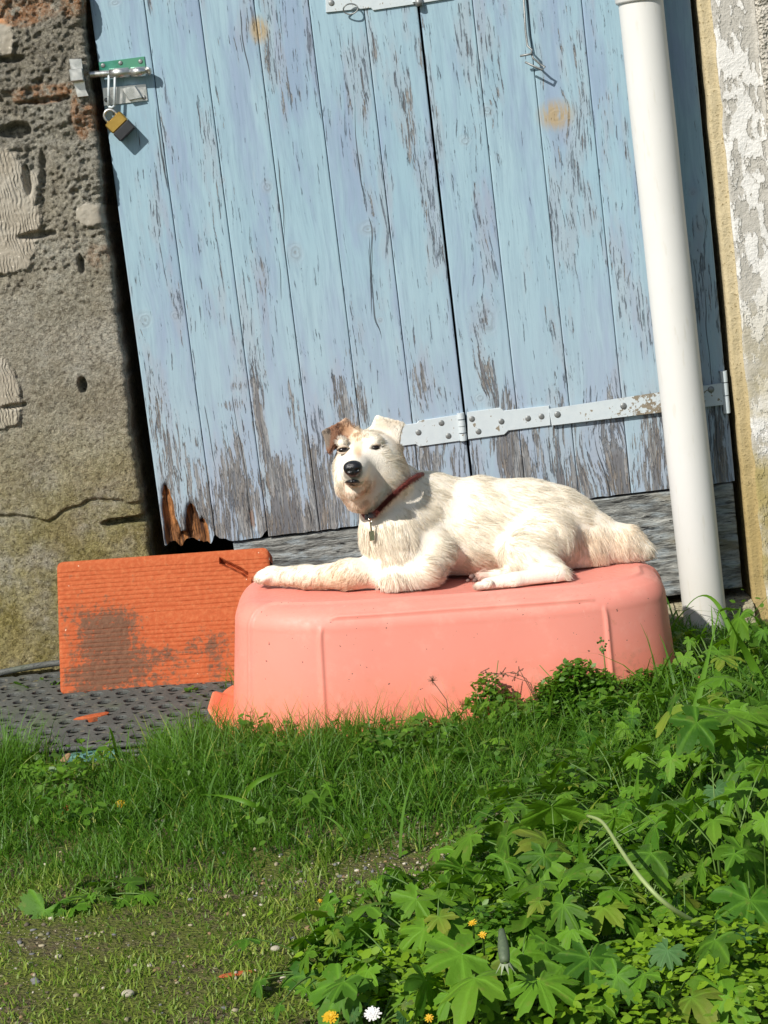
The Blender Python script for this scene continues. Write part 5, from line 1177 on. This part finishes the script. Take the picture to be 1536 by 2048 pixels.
# long pale bent stem
M_pstem = material('pale_long_stem', lambda: bsdf(mix(noise(pos(), 40), (.17, .25, .07), (.34, .40, .17)), .5, spec=.4))
b = MB(); sp = [G(1400, 1850, .20), G(1330, 1810, .24), G(1275, 1750, .265), G(1235, 1690, .27), G(1205, 1640, .27), G(1175, 1632, .265)]
t0 = np.linspace(0, 1, len(sp)); t1 = np.linspace(0, 1, 30); sp = np.array(sp); spi = np.stack([np.interp(t1, t0, sp[:, i]) for i in range(3)], -1)
for _ in range(6): spi[1:-1] = (spi[:-2]+spi[1:-1]*2+spi[2:])/4
spi = np.vstack([gpt(1430, 1880)[None], spi]); b.tube(spi, np.linspace(.0026, .0017, len(spi)), 10)
o = b.build('bent_stem', M_pstem, None, True); prop(o, 'long pale bent plant stem arching across the right foreground', 'stem', None)
# single wide blades the photo shows
def blade(p0, pm, p1, wd_, label, name='grass_leaf', h=(0, .06, .12), mt=None):
    a = gpt(*p0); c = G(*p1, a[2]+h[2]); bm_ = G(*pm, a[2]+h[1]); t = np.linspace(0, 1, 18)[:, None]; cc = (1-t)**2*a+2*t*(1-t)*(2*bm_-.5*a-.5*c)+t**2*c
    T = np.gradient(cc, axis=0); vd = cc-CAM; S_ = np.cross(T, vd+np.array([.6, .2, .4])); S_ /= np.linalg.norm(S_, axis=1)[:, None]; w_ = wd_*np.sin(np.clip(t*1.25+.25, 0, 1.25)/1.25*pi*.97)**.7*.5
    V = np.concatenate([cc-S_*w_, cc+np.cross(S_, T/np.linalg.norm(T, axis=1)[:, None])*w_*.35, cc+S_*w_]); k = 18
    F = [(j*k+i, (j+1)*k+i, (j+1)*k+i+1, j*k+i+1) for j in (0, 1) for i in range(k-1)]
    o = mk(name, V, F, mt or M_grass, None, attrs={'tint': np.full(len(V), .8), 'dry': np.zeros(len(V))}, loc=a); return prop(o, label, 'grass blade', 'single wide grass blades')
blade((1355, 1560), (1395, 1400), (1440, 1215), .011, 'tallest upright grass blade crossing in front of the pipe foot', h=(0, .10, .20))
blade((1500, 1420), (1440, 1216), (1372, 1216), .008, 'grass blade arching left across the base of the white pipe', h=(0, .14, .13))
blade((1560, 1440), (1500, 1320), (1455, 1235), .014, 'wide grass blade leaning left below the rendered wall', h=(0, .09, .18))
blade((1560, 1400), (1530, 1270), (1490, 1225), .009, 'slim grass blade curling at the right edge below the wall', h=(0, .10, .17))
blade((1460, 1560), (1440, 1480), (1425, 1330), .009, 'upright grass blade beside the tallest blade', h=(0, .06, .13))
blade((1185, 1870), (1165, 1740), (1155, 1640), .008, 'narrow upright blade left of the bent stem', h=(0, .07, .14))
blade((1300, 1720), (1275, 1620), (1282, 1510), .009, 'upright blade among the weeds right of the bent stem', h=(0, .06, .13))
blade((600, 1620), (608, 1540), (600, 1465), .007, 'upright wide blade in the grass below the tub front left', h=(0, .03, .06))
blade((560, 1640), (480, 1600), (400, 1590), .007, 'wide blade bending left over the turf', h=(0, .05, .03))
blade((480, 1620), (520, 1560), (640, 1530), .007, 'wide blade bending right in the long grass left of centre', h=(0, .06, .05))
blade((1440, 1640), (1490, 1560), (1560, 1500), .012, 'wide blade leaning right off the edge of the weeds', h=(0, .08, .12))
M_dockl = leafmat('brown_green_leaf', (.10, .10, .03), (.16, .15, .04), (.2, .2, .04))
blade((505, 1470), (480, 1410), (458, 1345), .012, 'brown green leaf standing against the left end of the tub rim', h=(0, .05, .07), mt=M_dockl)
blade((400, 1460), (385, 1440), (340, 1432), .016, 'flat olive leaf on the mat near the tub rim', h=(0, .02, .03), mt=M_dockl)
# --- bushy small-leaved weeds
def bushy(px, py, cl, label, n=420, mat_=None, sz=.0042):
    b0 = gpt(px, py); e = empty('bushy_weed', b0, label, 'weed', 'bushy small leaved weeds'); L = []; sm = MB()
    for qx, qy, hh_, r_ in cl:
        q = G(qx, qy, b0[2]+hh_); q = P(qx, qy, b0[1]+.015) if in_tub(q[0], q[1], .08) else q; m_ = int(n*r_/.03/len(cl)); d = rng.normal(size=(m_, 3)); d /= np.linalg.norm(d, axis=1)[:, None]; L.append(q+d*(rng.random((m_, 1))**.4)*r_*np.array([1, 1, .75]))
        for _ in range(5):
            e_ = q+rng.normal(size=3)*r_*.5; md = (b0+e_)/2+np.array([0, 0, .01]); sm.tube([b0, md, e_], [.0012, .001, .0006], 5)
    L = np.vstack(L); L[:, 2] = np.maximum(L[:, 2], b0[2]+.004); leaves(L, sz*(.7+.6*rng.random(len(L))), 'leaves', None, mat_ or M_cov2, .6, parent=e, kind=None); sm.build('stems', M_stem, e, True)
bushy(980, 1470, ((975, 1370, .05, .026), (960, 1400, .03, .02), (1000, 1395, .04, .018)), 'small leaved bright weed in front of the tub right of its centre', 500)
bushy(1180, 1462, ((1150, 1350, .06, .034), (1110, 1385, .04, .034), (1200, 1370, .05, .032), (1080, 1420, .03, .03), (1160, 1400, .04, .036)), 'dense bushy weed spreading under the right half of the tub', 3000)
bushy(1300, 1430, ((1290, 1370, .05, .034), (1340, 1355, .05, .026), (1250, 1385, .04, .03), (1330, 1400, .03, .03)), 'dense bushy weed below the right end of the tub', 2200)
bushy(860, 1500, ((850, 1445, .03, .018), (890, 1455, .03, .018), (820, 1462, .02, .014)), 'low small leaved weed at the foot of the tub centre', 420)
bushy(1060, 1500, ((1045, 1440, .03, .022), (1080, 1430, .03, .024), (1010, 1450, .03, .018)), 'low small leaved weed under the seed stalks', 700)
bushy(1395, 1330, ((1395, 1292, .045, .022), (1375, 1310, .03, .016), (1410, 1285, .05, .014)), 'small bushy weed at the foot of the drainpipe', 420)
bushy(1470, 1420, ((1460, 1390, .05, .03), (1510, 1360, .06, .03), (1430, 1420, .03, .03)), 'bushy weed by the wall at the right edge', 900)
bushy(400, 1480, ((390, 1440, .02, .016), (350, 1450, .02, .016), (310, 1462, .02, .014)), 'low small leaved weed along the right part of the mat front', 420)
bushy(110, 1405, ((105, 1375, .03, .014), (85, 1365, .035, .010), (125, 1385, .02, .012)), 'small weed growing through the perforated mat', 300, sz=.0050)
bushy(385, 1440, ((380, 1385, .04, .014), (395, 1405, .03, .018), (360, 1410, .02, .016), (300, 1410, .02, .010), (390, 1430, .01, .02)), 'small leaved weed between the mat and the tub rim', 520)
bushy(250, 1385, ((248, 1362, .012, .006),), 'tiny sprig below the terracotta block', 60, sz=.006)
bushy(960, 1850, ((960, 1830, .09, .016), (1010, 1820, .09, .018), (985, 1850, .08, .018)), 'groundsel like weed with tiny yellow buds in the foreground', 260)
M_st = material('pale_stone', lambda: bsdf(mix(noise(pos('Object'), 90, 4), (.26, .23, .16), (.46, .42, .33)), .8))
for px, py, r_, lb in ((256, 1991, .0075, 'round cream pebble at the bottom left of the gravel'), (551, 1901, .006, 'white pebble alone in the gravel right of the tufts'), (117, 1916, .0045, 'small pale pebble on bare soil at the left')):
    V, F = ellip(gpt(px, py)+np.array([0, 0, r_*.35]), (r_, r_*.8, r_*.6), n=18, mfn=lambda V: V*(1+.25*(fbm(V[:, 0]*90, V[:, 1]*90, V[:, 2]*90, 2, 3)-.5))[:, None]); prop(mk('pebble', V, F, M_st), lb, 'pebble')
# --- flowers
M_yel = material('yellow_petal', lambda: bsdf(mix(noise(pos(), 200), (.62, .36, .01), (.74, .48, .02)), .6, trans=((.8, .5, .02), .3)))
M_wh = material('white_petal', lambda: bsdf((.78, .76, .74), .6, trans=((.7, .7, .7), .3)))
def flower(px, py, h_, r_, label, np_=14, mt=M_yel, group='small yellow flowers', droop=.25, th_ax=(0, -.7, 1)):
    b0 = gpt(px, py+int(h_*1500)); top = G(px, py, b0[2]+h_); e = empty('flower', b0, label, 'flower', group); b = MB(); ax_ = np.array(th_ax, float)+rng.normal(0, .2, 3); ax_ /= np.linalg.norm(ax_)
    u_ = np.cross(ax_, [1, 0, 0]); u_ /= np.linalg.norm(u_); v_ = np.cross(ax_, u_)
    for lay, (k, rr_, up_) in enumerate(((np_, 1, .15), (np_-3, .7, .4), (6, .4, .7))):
        for i in range(k):
            a = 2*pi*i/k+lay*.3+rng.uniform(-.1, .1); d = cos(a)*u_+sin(a)*v_; s_ = -sin(a)*u_+cos(a)*v_; w_ = r_*.16; L_ = r_*rr_*rng.uniform(.8, 1.1)
            p0 = top+ax_*.0005*lay; p1 = p0+d*L_*.6+ax_*L_*up_*.5; p2 = p0+d*L_+ax_*L_*up_*.6
            b.add([p0-s_*w_*.4, p0+s_*w_*.4, p1+s_*w_, p2+s_*w_*.6, p2-s_*w_*.6, p1-s_*w_], [(0, 1, 2, 5), (5, 2, 3, 4)])
    b.build('petals', mt, e); b = MB(); b.tube([b0, (b0+top)/2+np.array([.003, 0, .002]), top-ax_*.003, top], [.0012, .0011, .001, .0024], 7); b.build('stem', M_stem, e, True)
flower(242, 1608, .02, .0085, 'yellow flower in the turf right of the pinkish chip')
flower(660, 2034, .04, .0085, 'orange yellow flower at the bottom edge')
flower(945, 1846, .10, .0045, 'upper of the two small yellow buds on the groundsel', 9)
flower(965, 1870, .09, .0045, 'lower of the two small yellow buds on the groundsel', 9)
flower(858, 2036, .05, .005, 'small yellow flower at the bottom edge right of the white daisy', 9)
flower(745, 2028, .04, .009, 'white daisy at the bottom edge', 14, M_wh, None)
flower(640, 1800+2, .003, .0035, 'tiny pale yellow flower on the gravel path', 7)
# closed dandelion head on its stalk
b0 = gpt(1060, 2000); tp = G(1003, 1860, b0[2]+.13); bt = G(1010, 1925, b0[2]+.11); e = empty('dandelion', b0, 'closed dark dandelion head on a tall stalk in the right foreground', 'flower')
b = MB(); b.tube([b0, (b0+bt)/2+np.array([0, 0, .012]), bt], [.0018, .0017, .0016], 8); b.build('stalk', M_stem, e, True)
M_bud = material('dark_bud', lambda: bsdf(mix(noise(pos(), 300), (.03, .05, .03), (.12, .16, .08)), .6)); M_pap = material('pale_sepal', lambda: bsdf((.22, .26, .16), .7))
b = MB(); t = np.linspace(0, 1, 10); b.tube([bt+(tp-bt)*k for k in t], 0.0028+.0034*np.sin(pi*np.clip(t*.9+.12, 0, 1))**.8*(1-.45*t), 12); b.build('bud', M_bud, e, True)
b = MB()
for i in range(9):
    a = 2*pi*i/9; d = np.array([cos(a), sin(a), 0]); b.add([bt+d*.004-np.array([sin(a), -cos(a), 0])*.0018, bt+d*.004+np.array([sin(a), -cos(a), 0])*.0018, bt+d*.011+np.array([0, 0, -.009])], [(0, 1, 2)])
b.build('sepals', M_pap, e)
# dry seed stalk against the tub
b0 = gpt(905, 1480); b = MB(); Yq = b0[1]; q = [b0, P(893, 1400, Yq), P(875, 1375, Yq), P(865, 1362, Yq)]; b.tube(q, [.0009, .0008, .0007, .0006], 6)
for _ in range(26):
    d = rng.normal(size=3); d /= np.linalg.norm(d); b.tube([q[-1], q[-1]+d*.0085], [.0004, .0002], 4)
o = b.build('dry_flower', material('dry_brown_stem', lambda: bsdf((.16, .085, .05), .8)), None, True); prop(o, 'dry brown seed head on a thin stalk against the pink tub', 'seed head')
b0 = gpt(1215, 1450); b = MB(); q = [b0, P(1210, 1330, b0[1]), P(1206, 1295, b0[1])]; b.tube(q, [.0011, .001, .0008], 6)
for i in range(16): d = rng.normal(size=3)*.004; c = q[-1]+d*np.array([.7, .7, 1.6]); b.dome(c, .002, .003, 6, rng.normal(size=3))
o = b.build('plantain_spike', M_stem, None, True); prop(o, 'small green flower spike rising in front of the tub right rib', 'flower spike')
b0 = gpt(1110, 1470); b = MB()
for k_ in range(3):
    Yq = b0[1]; q = [b0, P(1060-8*k_, 1365-8*k_, Yq), P(1015+12*k_, 1350-6*k_, Yq), P(960+35*k_, 1345+3*k_, Yq)]; b.tube(q, [.0008, .0007, .0006, .0004], 5)
    for _ in range(9): c = q[2]+(q[3]-q[2])*rng.random(); b.tube([c, c+rng.normal(size=3)*.006], [.0006, .0009], 4)
o = b.build('seed_stalks', bpy.data.materials['dry_brown_stem'], None, True); prop(o, 'wispy reddish seed stalks against the right half of the tub', 'dry stalk')
# --- gravel
ph_ = (1+5**.5)/2; IV = np.array([(-1, ph_, 0), (1, ph_, 0), (-1, -ph_, 0), (1, -ph_, 0), (0, -1, ph_), (0, 1, ph_), (0, -1, -ph_), (0, 1, -ph_), (ph_, 0, -1), (ph_, 0, 1), (-ph_, 0, -1), (-ph_, 0, 1)])/1.9
IF = np.array([(0, 11, 5), (0, 5, 1), (0, 1, 7), (0, 7, 10), (0, 10, 11), (1, 5, 9), (5, 11, 4), (11, 10, 2), (10, 7, 6), (7, 1, 8), (3, 9, 4), (3, 4, 2), (3, 2, 6), (3, 6, 8), (3, 8, 9), (4, 9, 5), (2, 4, 11), (6, 2, 10), (8, 6, 7), (9, 8, 1)])
x, y = scatter(150000, -1., 1.5, -2.3, -.5); z = gz(x, y); px, py = proj(x, y, z); k = (rng.random(len(x)) < .06+.55*np.clip(bl2(px, py, BARE), 0, 1)) & ~in_tub(x, y, .0) & (py > 1480); x, y, z = x[k], y[k], z[k]; n = len(x)
r_ = .0009+.0050*rng.random(n)**6.0; Vp = IV[None]*r_[:, None, None]*rng.uniform(.6, 1.25, (n, 12, 1))*rng.uniform(.6, 1.2, (n, 1, 3))*np.array([1, 1, .6])
Vp = Vp+np.stack([x, y, z+r_*.15], -1)[:, None]; cA = np.array([(.30, .26, .17), (.46, .42, .33), (.16, .16, .16), (.26, .17, .09), (.12, .10, .07), (.24, .23, .12)]); ci = cA[rng.choice(6, n, p=[.25, .12, .17, .14, .17, .15])]*rng.uniform(.7, 1.15, (n, 1))
M_grav = material('gravel_stone', lambda: bsdf(attr('coat', True), .85, spec=.3))
o = mk('gravel', Vp.reshape(-1, 3), (IF[None]+np.arange(n)[:, None, None]*12).reshape(-1, 3), M_grav, None, False, attrs={'coat': np.repeat(ci, 12, 0)}, loc=(.3, -1.5, .12)); o['kind'] = 'stuff'; o['label'] = 'fine mixed gravel and grit on the bare path'
print('blades', sum(len(o.data.vertices) for o in bpy.data.objects if o.type == 'MESH'))
